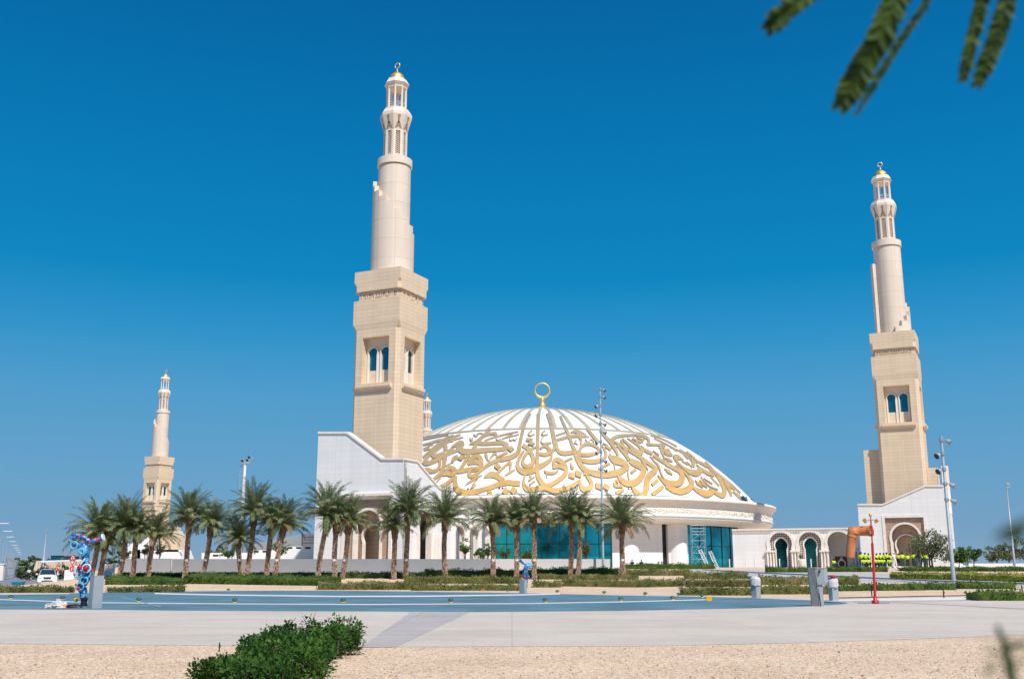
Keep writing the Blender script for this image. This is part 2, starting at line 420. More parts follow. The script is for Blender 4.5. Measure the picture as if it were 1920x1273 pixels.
    co = MB(); co.lathe([(1.9, Z['c0'] - .05), (2.06, Z['c0'])], 56, 0); co.lathe([(2.06, Z['c0']), (2.06, Z['c1'])], 56, 0); co.lathe([(2.06, Z['c1']), (0, Z['c1'] + .02)], 56, 0, sm_=False); co.build('collar', M['pinkplain'], root)
    off = pi/8
    lan = MB(); r8 = 1.42
    for i in range(8):
        a0 = off + i*pi/4; p = Vector((r8*cos(a0), r8*sin(a0))); q = Vector((r8*cos(a0 + pi/4), r8*sin(a0 + pi/4)))
        e = (q - p).normalized(); nn = Vector((-e.y, e.x)); wd = (q - p).length; md = (p + q)/2
        fn = lambda a, z, d, md=md, e=e, nn=nn: (md.x + e.x*a + nn.x*d, md.y + e.y*a + nn.y*d, z)
        lan.plate([(-wd/2, Z['c1']), (wd/2, Z['c1']), (wd/2, Z['fl'] + .1), (-wd/2, Z['fl'] + .1)], [[(-.27, Z['c1'] + .45), (.27, Z['c1'] + .45), (.27, Z['fl'] - .12), (-.27, Z['fl'] - .12)]], fn, .22, 0)
    L0 = lan.build('lattice_drum', M['pinkplain'], root)
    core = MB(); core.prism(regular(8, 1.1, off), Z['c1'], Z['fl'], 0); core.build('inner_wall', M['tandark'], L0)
    for i in range(8):
        lt = MB(); a0 = off + i*pi/4; p = Vector((r8*cos(a0), r8*sin(a0))); q = Vector((r8*cos(a0 + pi/4), r8*sin(a0 + pi/4)))
        e = (q - p).normalized(); nn = Vector((-e.y, e.x)); md = (p + q)/2
        zb, zt = Z['c1'] + .45, Z['fl'] - .12
        for j in range(12):
            z = zb + (zt - zb)*(j + .5)/12
            for s in (-1, 1):
                c = [(md.x + e.x*a + nn.x*.09, md.y + e.y*a + nn.y*.09, zz) for a, zz in ((-.25*s, z - .14), (.25*s, z + .14))]
                lt.tube(c, .028, 4)
        lt.build('lattice', M['pinkplain'], L0)
    ba = MB()
    ba.prism(regular(8, 1.42, off), Z['fl'], Z['bm'], 0, regular(8, 1.93, off), caps=False)
    ba.prism(regular(8, 1.93, off), Z['bm'], Z['bm'] + .35, 0); ba.prism(regular(8, 1.90, off), Z['bm'] + .351, Z['bp'] - .02, 0, regular(8, 1.62, off))
    ba.prism(regular(8, 1.5, off), Z['bp'] - .019, Z['bp'] + .18, 0)
    B0 = ba.build('balcony', M['pinkplain'], root)
    ar = MB()
    for i in range(8):
        am = off + (i + .5)*pi/4; ap0, ap1 = 1.42*cos(pi/8), 1.93*cos(pi/8)
        def fnk(a, z, d, am=am):
            t = (z - Z['fl'])/(Z['bm'] - Z['fl']); r = ap0 + (ap1 - ap0)*min(t, 1) + .02 - d
            return (r*cos(am) - a*sin(am), r*sin(am) + a*cos(am), z)
        ar.plate(horseshoe(0, Z['bm'] - 1.1, Z['bm'] - .42, .19, 12, .6), [], fnk, .015)
        ar.plate([(-.42, Z['fl'] + .05), (0, Z['fl'] + .32), (.42, Z['fl'] + .05), (.2, Z['fl'] + .75), (0, Z['fl'] + .95), (-.2, Z['fl'] + .75)], [], fnk, .015)
    ar.build('keyhole_niche', M['tandark'], B0)  # thin plates in a shade brown stand for the dark cut-outs
    rail = MB()
    for dz in (.45, .7, .95):
        P = regular(8, 1.12, off); P.append(P[0]); rail.tube([(p[0], p[1], Z['bp'] + dz) for p in P], .025, 5)
    rail.build('railing', M['whitepaint'], root)
    for i in range(8):
        a = off + i*pi/4; c = MB(); x, y = 1.1*cos(a), 1.1*sin(a)
        c.lathe([(.17, Z['bp'] + .18), (.15, Z['bp'] + .4), (.14, Z['k1'] - .25), (.2, Z['k1'])], 10, 0, cx=x, cy=y); c.build('column', M['pinkplain'], root)
    k = MB(); k.prism(regular(8, 1.28, off), Z['k1'] - .12, Z['k1'] + .02, 0); k.prism(regular(8, 1.22, off), Z['k1'] + .021, Z['k2'] + .05, 0, regular(8, 1.52, off), caps=False)
    k.prism(regular(8, 1.52, off), Z['k2'] + .05, Z['k3'], 0, regular(8, 1.15, off)); k.build('crown_cap', M['pinkplain'], root)
    d = MB(); d.lathe([(.93, Z['k3'] - .05), (.96, Z['k3'] + .08), (.9, Z['k3'] + .35), (.72, Z['k3'] + .68), (.42, Z['k3'] + .92), (.12, Z['k3'] + 1.02), (.07, Z['k3'] + 1.05)], 28, 0)
    dm = d.build('gold_dome', M['gold'], root)
    f = MB(); zt = Z['k3'] + 1.04; f.sphere((0, 0, zt + .12), .15, 12, 8); f.sphere((0, 0, zt + .36), .10, 12, 8); f.tube([(0, 0, zt), (0, 0, zt + .6)], .04, 6)
    f.torus((0, 0, zt + .93), .33, .055); f.build('finial', M['gold'], dm)
    return root
def wa(deg): return R(deg) - ROT       # world azimuth (0 = +x) to local
# view azimuth p (0 toward camera, + to the right) is world angle -90+p
mA = minaret((wa(-90 - 112 + 6), 1, 46.1 - G0))
mA.location = (-13.9, 116, G0)
tag(mA, 'tallest pale stone minaret with gold cap rising left of the big dome', 'minaret', 'minarets around the mosque')
mB = minaret((wa(-90 - 62 - 19), -1, 45.4 - G0))
mB.location = (55.5, 147.5, G0)
tag(mB, 'pale stone minaret at the far right above the white gate block', 'minaret', 'minarets around the mosque')
mC = copy_tree(mA); mC.location = (-106.3, 314, G0)
tag(mC, 'distant pale minaret standing alone on the left behind the date palms', 'minaret')
mD = copy_tree(mB); mD.location = (-29.5, 357, G0)
tag(mD, 'farthest minaret, only its top peeping out between the tallest minaret and the dome', 'minaret')

# ================================================================ PRAYER HALL
XC, YC = xu(1018, 950, 200), 200.
hall = empty('prayer_hall', (XC, YC, 0), 0, 'round white prayer hall under a wide shallow dome with gold lettering', 'mosque')
ZC, RS, ZB = -20.1, 51.5, 12.75
RB = sqrt(RS*RS - (ZB - ZC)**2)
d = MB(); n = 24; a_max = math.asin(RB/RS)
d.lathe([(RS*sin(a_max*(1 - j/n)), ZC + RS*cos(a_max*(1 - j/n))) for j in range(n)] + [(.01, ZC + RS)], 144, 0)
dome = d.build('dome', M['dome'], hall)
# cornice, frieze, soffit
c = MB()
c.lathe([(RB - .3, 12.55), (RB + .1, 12.62), (41.3, 12.55), (42.6, 12.42), (43.0, 12.30), (43.05, 11.9), (42.75, 11.75), (42.5, 11.35), (42.25, 11.0), (42.15, 10.85)], 160, 0)
c.build('cornice', M['cream'], hall)
c = MB(); c.lathe([(42.16, 10.85), (42.12, 9.75)], 160, 0); FRZ = c.build('frieze', M['cream'], hall)
c = MB(); c.lathe([(42.12, 9.75), (42.4, 9.68), (42.42, 9.45), (42.2, 9.38), (42.3, 9.2), (42.0, 8.95), (41.0, 8.75), (39.2, 8.62), (38.4, 8.6), (38.4, 8.45)], 160, 0)
c.build('soffit', M['whiteplain'], hall)
# low relief on the frieze
c = MB(); rr = random.Random(5)
for i in range(260):
    a = -pi + pi*i/260.; x, y = 42.2*cos(a), 42.2*sin(a); zz = 10.0 + rr.random()*.5
    c.torus((x, y, zz), .18 + rr.random()*.12, .05, 8, 4, axis='x' if abs(cos(a)) > .7 else 'y')
c.build('carved_pattern', M['cream'], FRZ)
RW = 38.3
def azpx(u, v=1020, r=RW):
    """azimuth round the hall where the sight line through (u,v) meets radius r on the near side"""
    ry = ray(u, v); dx, dy = ry.x, ry.y; ox, oy = -XC, -YC
    a = dx*dx + dy*dy; b = 2*(ox*dx + oy*dy); cc = ox*ox + oy*oy - r*r; D = b*b - 4*a*cc
    if D < 0: return None
    t = (-b - sqrt(D))/(2*a); return atan2(oy + dy*t, ox + dx*t)
def curved(mb, a0, a1, r0, r1, z0, z1, mi=0, step=R(1.2)):
    n = max(1, int(abs(a1 - a0)/step) + 1)
    ring = [(r1*cos(a0 + (a1-a0)*j/n), r1*sin(a0 + (a1-a0)*j/n)) for j in range(n+1)] + [(r0*cos(a0 + (a1-a0)*j/n), r0*sin(a0 + (a1-a0)*j/n)) for j in range(n, -1, -1)]
    mb.prism(ring, z0, z1, mi)
zg0, ztop = 1.2, 8.6
A = {u: azpx(u) for u in (925, 945, 1000, 1048, 1090, 1143, 1148, 1242, 1253, 1290, 1333, 1370)}
A[1387] = azpx(1386) or -R(10)
w = MB()
curved(w, -pi, A[925], RW - .5, RW, zg0, ztop)
curved(w, A[1148], A[1242], RW - .5, RW, zg0, ztop); curved(w, A[1253], A[1290], RW - .5, RW, zg0, ztop)
curved(w, A[1387], 0, RW - .5, RW, zg0, ztop); curved(w, 0, pi, RW - .5, RW, zg0, ztop, step=R(5))
w.build('wall', M['white'], hall)
# round engaged drums between the glass bays, as in the photo
w = MB()
am = (A[1253] + A[1290])/2
w.lathe([(1.75, zg0), (1.75, ztop + .02)], 28, 0, cx=(RW - .55)*cos(am), cy=(RW - .55)*sin(am)); w.build('round_pier', M['white'], hall)
a_s = azpx(1180)
w = MB(); w.lathe([(2.1, zg0), (2.1, ztop + .02)], 28, 0, cx=(RW - 1.2)*cos(a_s), cy=(RW - 1.2)*sin(a_s)); w.build('round_pier', M['white'], hall)
w = MB(); curved(w, A[1242], A[1253], RW - .9, RW - .7, zg0, ztop); w.build('slit_window', M['dark'], hall)
def glazing(a0, a1, cols, rows, name='glass_wall'):
    g = MB(); nn = cols
    for i in range(nn):
        b0, b1 = a0 + (a1 - a0)*i/nn, a0 + (a1 - a0)*(i+1)/nn; r = RW - .35
        p, q = (r*cos(b0), r*sin(b0)), (r*cos(b1), r*sin(b1))
        g.add([(p[0], p[1], zg0), (q[0], q[1], zg0), (q[0], q[1], ztop), (p[0], p[1], ztop)], [(0, 1, 2, 3)], 0)
    G = g.build(name, M['teal'], hall)
    mu = MB()
    for i in range(nn + 1):
        b = a0 + (a1 - a0)*i/nn; r = RW - .3; mu.box(-.05, .05, -.05, .05, zg0, ztop, 0, Matrix.Translation((r*cos(b), r*sin(b), 0)) @ Matrix.Rotation(b, 4, 'Z'))
    for z in rows:
        for i in range(nn):
            b0, b1 = a0 + (a1 - a0)*i/nn, a0 + (a1 - a0)*(i+1)/nn; r = RW - .3
            mu.tube([(r*cos(b0), r*sin(b0), z), (r*cos(b1), r*sin(b1), z)], .05, 4)
    mu.build('mullion', M['dark'], G)
glazing(A[925], A[1148], 9, (1.9, 5.3, 8.3)); glazing(A[1290], A[1387], 5, (5.2, 8.3))
# dome finial
def finial(parent, z0):
    f = MB(); zz0 = z0; z0 = 0.
    f.lathe([(1.1, z0 - .2), (.75, z0 + .15), (.6, z0 + .5), (.85, z0 + .9), (1.2, z0 + 1.5), (1.3, z0 + 2.1), (1.1, z0 + 2.8), (.6, z0 + 3.2), (.42, z0 + 3.4), (.75, z0 + 3.8), (.82, z0 + 4.15), (.6, z0 + 4.55), (.34, z0 + 4.8), (.3, z0 + 5.2)], 28, 0)
    n = 40; r = 2.45; zc = z0 + 7.35
    pts = []; rad = []
    for i in range(n + 1):
        a = -pi/2 + 2*pi*i/n; pts.append((r*cos(a), 0, zc + r*sin(a))); rad.append(.42 - .2*(1 + sin(a))/2)
    f.tube(pts, rad, 10, caps=False)
    o = f.build('finial', M['gold'], parent); o.scale = (.58, .58, .58); o.location = (0, 0, zz0)
finial(dome, ZC + RS - .1)
# little lightning rods around the crown of the dome and lamp pairs near its foot
f = MB()
for rr_, nn in ((17, 26), (30, 30)):
    z = ZC + sqrt(RS*RS - rr_*rr_)
    for i in range(nn):
        a = 2*pi*i/nn + .1; f.tube([(rr_*cos(a), rr_*sin(a), z - .1), (rr_*cos(a), rr_*sin(a), z + .55)], .045, 4)
f.build('lightning_rod', M['palesteel'], dome)
for i in range(24):
    a = -pi + pi*(i + .5)/24
    f = MB()
    for s in (-.005, .005):
        rr_ = RB - .75; f.sphere((rr_*cos(a + s*1.3), rr_*sin(a + s*1.3), ZB + .98), .15, 8, 5)
    f.build('roof_lamp', M['dark'], hall)

# ------------------------------------------------ gold lettering, traced on the shell of the dome
CR = dict(A=(780, 760, 7.956), B=(940, 760, 7.956), C=(1100, 770, 7.489), D=(1250, 790, 7.489), E=(840, 840, 11.575), F=(970, 850, 12.), G=(1060, 780, 14.14), H=(1150, 790, 14.14), I=(1240, 800, 12.73))
ST = '''
E 165,590,60 150,700,85 165,820,110 230,910,130 340,955,135 480,950,125 640,920,105 800,875,95 950,830,100 1080,780,110 1200,745,120 1350,735,112 1450,750,112 1560,757,118
E 780,622,16 860,583,90 960,560,130 1080,610,110 1200,690,110
E 1030,550,70 1100,500,52 1200,410,45 1290,330,42 1340,285,50
E 1305,305,40 1345,300,70 1352,370,56 1333,470,6
E 1230,585,14 1330,522,45 1450,450,18
E 850,960,40 895,930,50 935,955,40 905,1010,30 920,1065,65 1000,1055,60 1075,998,16
E 378,795,8 440,740,36 600,640,38 738,572,10
E 645,655,12 575,722,20 540,790,46 540,835,30 608,770,12
E 430,330,36 480,240,76 560,175,84 660,170,92 710,235,100 715,330,96 670,420,76 590,475,40 510,495,20
E 440,345,46 520,300,86 620,290,100 700,310,90
E 650,405,40 560,420,50 490,440,70 460,520,76 480,590,92 560,590,84 680,500,56 800,400,70 920,320,80 1060,260,82 1200,212,84 1350,180,76 1470,130,78 1530,60,75 1560,-20,62
E 170,490,90 280,490,86 400,460,86 500,430,60
E 462,100,72 400,220,70 340,330,64 270,450,66
E 205,140,24 130,185,38 97,240,46 100,315,12
E 205,150,20 170,215,36 110,265,30
E 812,105,40 832,160,62 875,265,12 930,190,24 1000,112,50 1052,125,36 1045,185,8
E 1035,205,18 1150,140,40 1290,78,52
A 800,572,16 860,552,50 1000,560,54 1150,556,54 1290,550,60 1350,592,72 1300,640,60 1150,650,64 950,665,74 800,680,78 700,675,84 640,620,84 690,560,64 650,540,50 590,585,50 525,615,12
A 850,640,45 900,570,45 960,490,45 1040,410,44 1110,340,40
A 1030,435,34 1120,415,42 1190,415,46 1180,450,12
A 880,535,22 960,480,26 1050,440,26
A 1020,518,10 1120,480,20 1260,440,20 1440,398,20
A 1280,492,12 1440,428,18
A 858,418,14 890,452,22 930,412,20 992,410,10
A 800,478,12 822,512,26 848,470,10
A 1190,490,14 1230,512,14 1262,490,10
A 400,560,20 438,600,56 436,655,46
A 458,690,14 510,660,44 560,630,20
A 640,650,36 500,705,44 400,755,50 280,815,60 180,855,60 125,850,56 150,790,50 210,710,42 300,620,36 400,540,30 520,480,28 660,425,22
A 235,765,30 330,735,52 410,690,24 470,640,12
A 230,750,30 300,670,26 400,590,24 520,520,20 700,465,14
A 105,762,22 200,672,24 330,562,24 440,480,20 560,435,16
A 105,578,20 220,550,30 330,515,32 430,500,20
A 105,640,12 250,572,14
A 118,662,14 200,630,30
A 105,500,14 300,462,16 480,430,10
A 500,500,16 530,520,34 570,490,12
A 120,942,40 180,960,70 240,975,54 320,950,40 352,860,34 345,800,40
A 430,770,60 412,880,50 380,980,50 300,1062,42 235,1108,28
A 395,1030,40 450,1005,70 540,1025,60 572,960,70 510,920,54 430,980,36
A 565,1065,46 470,1150,48 330,1222,40
A 275,985,8 400,922,14 530,845,8
A 600,950,14 430,1000,14 350,1082,12 290,1150,12 315,1168,10
A 458,1245,6 520,1178,12
B 315,585,50 400,640,60 460,730,58 478,820,56 440,885,60 370,902,60 322,860,46 325,790,40 370,715,42 440,650,36 520,610,24
B 335,665,26 275,760,38 242,850,46 258,930,64 320,978,84 400,980,90 480,960,82 560,912,76 660,860,60 738,790,42 750,715,34
B 560,712,36 650,728,50 722,690,60 700,625,52 640,600,44 580,640,30
B 722,700,44 800,640,44
B 553,112,46 550,330,46 546,500,46 542,700,50 535,870,52 535,950,56 548,1050,62 585,1120,70 640,1190,84
B 690,112,52 730,222,54 760,350,58 788,500,60 800,600,50 770,665,40
B 820,520,34 830,620,40 862,680,56 930,706,62 1020,702,60 1085,690,50
B 880,150,30 950,310,40 1000,420,42 1042,530,45 1085,650,50 1130,780,60 1200,900,72 1300,982,78 1440,1012,80
B 815,512,32 900,490,38 1000,460,40 1120,450,40 1310,464,10
B 1035,395,16 1110,385,46 1190,415,66 1270,448,30
B 1120,340,36 1150,420,56 1190,500,40 1188,575,8
B 430,112,38 370,222,40 330,325,44 300,450,46 268,600,50 240,700,56 150,760,66 -10,805,66
B 460,362,8 400,420,14 440,446,16 495,418,8
B 655,362,8 598,420,16 640,436,14 695,424,8
B 640,440,10 600,500,12 600,548,20 660,566,30 745,548,24
B -10,442,14 250,382,12
B 10,490,12 260,424,12
B 120,485,8 140,520,12 175,500,10 205,515,12 232,480,8
B 822,440,20 955,395,20
B 1122,508,10 1098,548,20 1142,572,12
B 1250,490,6 1300,548,8 1340,500,8 1385,545,6
G 365,1000,60 385,900,72 430,800,76 510,748,76 620,728,76 750,760,72 870,840,66 895,910,56 850,965,60 650,1012,92 500,1018,92 390,1005,80 372,1080,70 440,1155,92 600,1192,112 800,1192,112 980,1150,100 1070,1070,78 1072,950,66 1025,840,48 960,735,12
G 225,800,24 285,890,48 345,990,50 380,1060,40
F 815,330,40 822,240,60 830,165,80 890,128,86 980,150,70 1050,220,80 1092,310,88 1100,400,88 1040,500,96 950,570,92 850,640,88 730,705,92 600,760,100 450,785,112 300,805,116 210,785,116 155,700,76 145,600,52 165,500,40 195,445,34
F 820,295,90 900,278,92 990,285,96 1080,330,84
F 900,150,70 980,190,70 1030,240,60
F 580,710,100 700,800,116 850,828,116 1000,808,110 1150,765,104 1280,700,90 1380,625,70 1418,585,26
F 1405,620,50 1430,720,72 1490,790,122 1570,792,116 1648,740,90 1668,650,62 1620,555,60 1570,478,44
F 605,350,10 640,410,50 740,432,62 850,425,50 932,355,10
F 668,430,36 668,545,6
F 1075,165,46 1242,92,32
F 1218,158,18 1208,240,36 1240,318,60 1278,285,12
F 285,465,24 300,535,52 258,600,24
F 255,605,26 380,515,26
F 270,700,36 395,600,24
C -10,900,58 0,842,60 130,880,82 280,892,88 420,870,86 520,822,80 562,770,64 500,722,92 400,682,112 335,640,56 330,600,30
C 440,905,24 500,978,70 590,1018,86 700,990,86 780,905,86 800,820,74 740,762,92 660,722,92 605,692,50
C 600,690,56 570,640,44 500,560,36 430,480,24
C 630,1045,14 690,1130,60 770,1190,74 832,1120,80 850,1000,80 885,905,90 965,835,72 960,795,50 870,732,46 760,652,46 600,552,40 480,482,36 340,400,26
C 0,900,40 60,990,50 62,1060,60 -20,1112,70
C 400,975,24 440,985,30 432,1012,18
C 392,1000,40 410,1050,44 505,1050,44
C 415,1155,46 520,1102,40
C 760,655,26 812,735,34 866,832,6
C 385,740,14 402,822,10
C 600,770,14 580,860,20 600,972,12
C 625,868,34 692,815,34
C 918,1036,46 1004,960,38
C 925,1172,54 1074,1058,50
C 170,812,28 322,732,34
C 335,415,40 420,360,42 560,340,32 700,338,30 820,356,34 872,410,34 858,465,34 960,472,32 1060,482,34 1092,522,24
C 215,300,26 250,345,36 340,440,52 400,530,46 442,622,20
C 10,250,30 100,362,40 172,440,34
C 485,400,22 530,520,40 572,602,40
C 500,385,22 600,480,40 680,560,62 750,588,72 782,560,46 740,500,28 650,430,18 570,378,12
C 640,380,20 740,430,32 796,420,26
C 720,372,16 790,400,18 840,372,10
C 780,520,22 860,572,42 930,602,24
C 700,440,18 800,540,22 900,570,14
C 935,618,36 1040,690,42 1130,742,46 1260,820,52 1360,860,50
C 1040,480,24 1060,560,38 1105,702,6
C 1095,540,30 1130,590,60 1190,622,30
C 1105,655,12 1160,685,36 1212,712,6
C 930,555,12 1020,618,22
C 890,630,8 960,712,20 1010,762,22 1050,880,20 1100,960,26 1180,1010,62 1280,1010,74 1340,930,56
C 1000,900,16 1100,1010,42 1200,1092,62 1360,1135,76
C 1220,632,36 1280,640,40 1360,690,20
C 265,490,34 345,545,34
C 230,450,14 300,488,20
D -10,905,40 100,960,78 220,976,88 320,930,88 352,860,70 318,790,40 240,700,24 130,610,22
D -10,852,40 110,882,62 190,852,84 222,775,80 195,715,46 120,660,40 -10,598,42
D 90,480,16 150,505,50 215,522,12
D 110,500,34 150,562,26 230,642,28 330,702,62 420,722,84 482,682,60 440,645,40
D 130,540,14 210,630,18 300,680,24
D 220,552,10 300,602,14
D 330,515,16 380,570,50 372,632,44
D 366,915,24 450,972,62 570,1012,94 650,985,60 665,955,30
D 600,940,14 720,1012,52 800,1034,62 812,950,50 760,832,40 700,742,34 600,622,28 540,562,16
D 800,810,14 860,900,50 915,1042,14
D 480,772,8 600,902,16 725,950,10
D 520,792,8 645,872,16
D 620,775,8 742,902,12
D 500,680,24 580,722,46 670,760,24
D 720,752,20 800,802,34 900,902,24 960,960,10
D 930,982,10 990,1022,30 1040,1086,8
D 1060,1048,26 1140,1112,22
D 360,500,12 480,582,22 620,652,16
D 620,655,12 760,762,16 900,872,14
D 900,872,12 1040,1000,12
D 280,420,10 400,512,12
D 180,388,10 330,482,12
D 60,360,8 200,420,12 330,520,10
D 470,560,14 540,610,32 600,640,12
D 280,560,10 360,640,10
H 1080,440,8 1250,520,18 1450,620,16 1690,780,14
H 1000,360,8 1200,420,16 1400,500,14 1690,660,12
H 1180,480,8 1380,580,14 1600,700,14
H 740,640,10 860,740,24 1000,800,24
H 1220,700,50 1290,625,34 1390,665,8
H 1380,800,30 1440,745,44 1560,900,36
H 1590,900,20 1690,965,50
H 900,470,14 960,540,30 930,600,40
H 620,400,14 660,440,26 640,480,14
I 600,580,16 720,690,30 830,800,26 860,860,16
I 900,840,10 1000,880,30 1080,950,30
I 840,900,16 960,1000,36 1130,1100,56 1250,1150,50
I 1100,930,10 1200,1060,22 1270,1140,16
I 540,660,14 640,760,18
'''
PG = '''
E 1065,322 1145,390 1075,462 998,396
E 1240,840 1332,915 1250,1022 1170,950
E 1410,825 1506,905 1430,1012 1338,930
E 285,145 375,175 288,265 203,228
E 1370,-48 1440,15 1365,82 1288,22
B 380,485 470,500 450,545 365,525
B 430,530 502,562 470,602 393,580
F 1160,430 1290,450 1290,576 1160,532
F 1310,370 1462,430 1432,542 1310,502
F 1760,660 1900,705 1895,822 1768,770
C 245,1015 332,1068 305,1118 228,1080
C 1090,810 1160,830 1208,898 1140,872
D 400,820 460,860 512,932 430,884
D 460,815 520,860 572,932 500,890
'''
def on_dome(px, py, h=0.24):
    r = ray(px, py); o = Vector((0, 0, EYE)) - Vector((XC, YC, ZC))
    b = o.dot(r); c_ = o.dot(o) - (RS + h)**2; D = b*b - c_
    if D < 0: t = -b
    else: t = -b - sqrt(D)
    p = o + r*t; return p.normalized()
def catmull(pts, sub=5):
    out = []; n = len(pts)
    for i in range(n - 1):
        p0 = pts[max(i-1, 0)]; p1 = pts[i]; p2 = pts[i+1]; p3 = pts[min(i+2, n-1)]
        for k in range(sub):
            t = k/sub
            out.append(tuple(.5*((2*p1[j]) + (-p0[j] + p2[j])*t + (2*p0[j] - 5*p1[j] + 4*p2[j] - p3[j])*t*t + (-p0[j] + 3*p1[j] - 3*p2[j] + p3[j])*t**3) for j in range(3)))
    out.append(tuple(pts[-1])); return out
pieces = []          # (list of direction loops as a ribbon: [(left dir, right dir)...])
for ln in ST.strip().split('\n'):
    k, *ps = ln.split(); ox, oy, sc = CR[k]
    pts = [tuple(float(q) for q in p.split(',')) for p in ps]
    pts = [(ox + p[0]/sc, oy + p[1]/sc, p[2]/sc) for p in pts]
    pts = catmull(pts); rib = []
    for i, p in enumerate(pts):
        a, b = pts[max(0, i-1)], pts[min(len(pts)-1, i+1)]
        dx, dy = b[0]-a[0], b[1]-a[1]; l = max(1e-6, sqrt(dx*dx + dy*dy)); nx, ny = -dy/l, dx/l; w_ = max(.25, p[2]/2)
        rib.append((on_dome(p[0] + nx*w_, p[1] + ny*w_), on_dome(p[0] - nx*w_, p[1] - ny*w_)))
    pieces.append(rib)
for ln in PG.strip().split('\n'):
    k, *ps = ln.split(); ox, oy, sc = CR[k]
    q = [tuple(float(t) for t in p.split(',')) for p in ps]; q = [(ox + p[0]/sc, oy + p[1]/sc) for p in q]
    rib = []
    for j in range(5):
        t = j/4; rib.append((on_dome(q[0][0]*(1-t) + q[1][0]*t, q[0][1]*(1-t) + q[1][1]*t), on_dome(q[3][0]*(1-t) + q[2][0]*t, q[3][1]*(1-t) + q[2][1]*t)))
    pieces.append(rib)
def rotz(v, a): return Vector((v.x*cos(a) - v.y*sin(a), v.x*sin(a) + v.y*cos(a), v.z))
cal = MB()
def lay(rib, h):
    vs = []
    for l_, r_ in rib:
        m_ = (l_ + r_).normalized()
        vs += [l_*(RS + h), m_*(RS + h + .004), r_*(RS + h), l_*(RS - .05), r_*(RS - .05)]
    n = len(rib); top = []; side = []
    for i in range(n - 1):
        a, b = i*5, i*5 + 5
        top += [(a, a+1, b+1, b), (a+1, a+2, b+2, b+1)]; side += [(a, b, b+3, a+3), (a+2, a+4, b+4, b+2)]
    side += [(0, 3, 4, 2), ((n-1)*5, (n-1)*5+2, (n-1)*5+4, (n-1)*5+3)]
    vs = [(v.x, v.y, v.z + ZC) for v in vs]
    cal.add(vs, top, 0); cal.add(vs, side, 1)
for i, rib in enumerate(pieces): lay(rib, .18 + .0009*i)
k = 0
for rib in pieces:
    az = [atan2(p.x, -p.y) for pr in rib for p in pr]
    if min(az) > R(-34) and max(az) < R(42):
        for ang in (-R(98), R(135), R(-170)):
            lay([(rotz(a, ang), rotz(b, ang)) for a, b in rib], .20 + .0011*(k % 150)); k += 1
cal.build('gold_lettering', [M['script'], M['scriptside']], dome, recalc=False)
# straight bands over the crown: meridian ribs and the ring they meet
bn = MB(); pr_ = on_dome(1020, 801.5); th = math.acos(pr_.z); NR = 54
def sph(thh, a, r): return (r*sin(thh)*cos(a), r*sin(thh)*sin(a), ZC + r*cos(thh))
th0 = math.asin(5.0/RS)
off_ = atan2(on_dome(1009, 790).y, on_dome(1009, 790).x)
for i in range(NR):
    a = off_ + 2*pi*i/NR; vs = []; nseg = 12
    for j in range(nseg + 1):
        t = th0 + (th - th0)*j/nseg; wid = (.20 + .10*j/nseg)/(RS*sin(t))
        vs += [sph(t, a - wid, RS + .16), sph(t, a + wid, RS + .16), sph(t, a - wid, RS - .02), sph(t, a + wid, RS - .02)]
    fs = []
    for j in range(nseg):
        b = 4*j; fs += [(b, b+4, b+5, b+1), (b, b+2, b+6, b+4), (b+1, b+5, b+7, b+3)]
    bn.add(vs, fs, 0)
nseg = 180; vs = []
for j in range(nseg):
    a = 2*pi*j/nseg; vs += [sph(th - .0042, a, RS + .18), sph(th + .0042, a, RS + .18), sph(th - .0042, a, RS - .02), sph(th + .0042, a, RS - .02)]
fs = []
for j in range(nseg):
    b = 4*j; c_ = 4*((j+1) % nseg); fs += [(b, b+1, c_+1, c_), (b, c_, c_+2, b+2), (b+1, b+3, c_+3, c_+1)]
bn.add(vs, fs, 0)
bn.build('gold_band', M['band'], dome)
f = MB(); f.lathe([(RS*sin(th0)*1.02, ZC + RS*cos(th0) - .05), (RS*sin(th0)*.96, ZC + RS*cos(th0) + .3), (RS*sin(th0)*.9, ZC + RS*cos(th0*.9) + .25)], 48, 0); f.build('crown_ring', M['whiteplain'], dome)

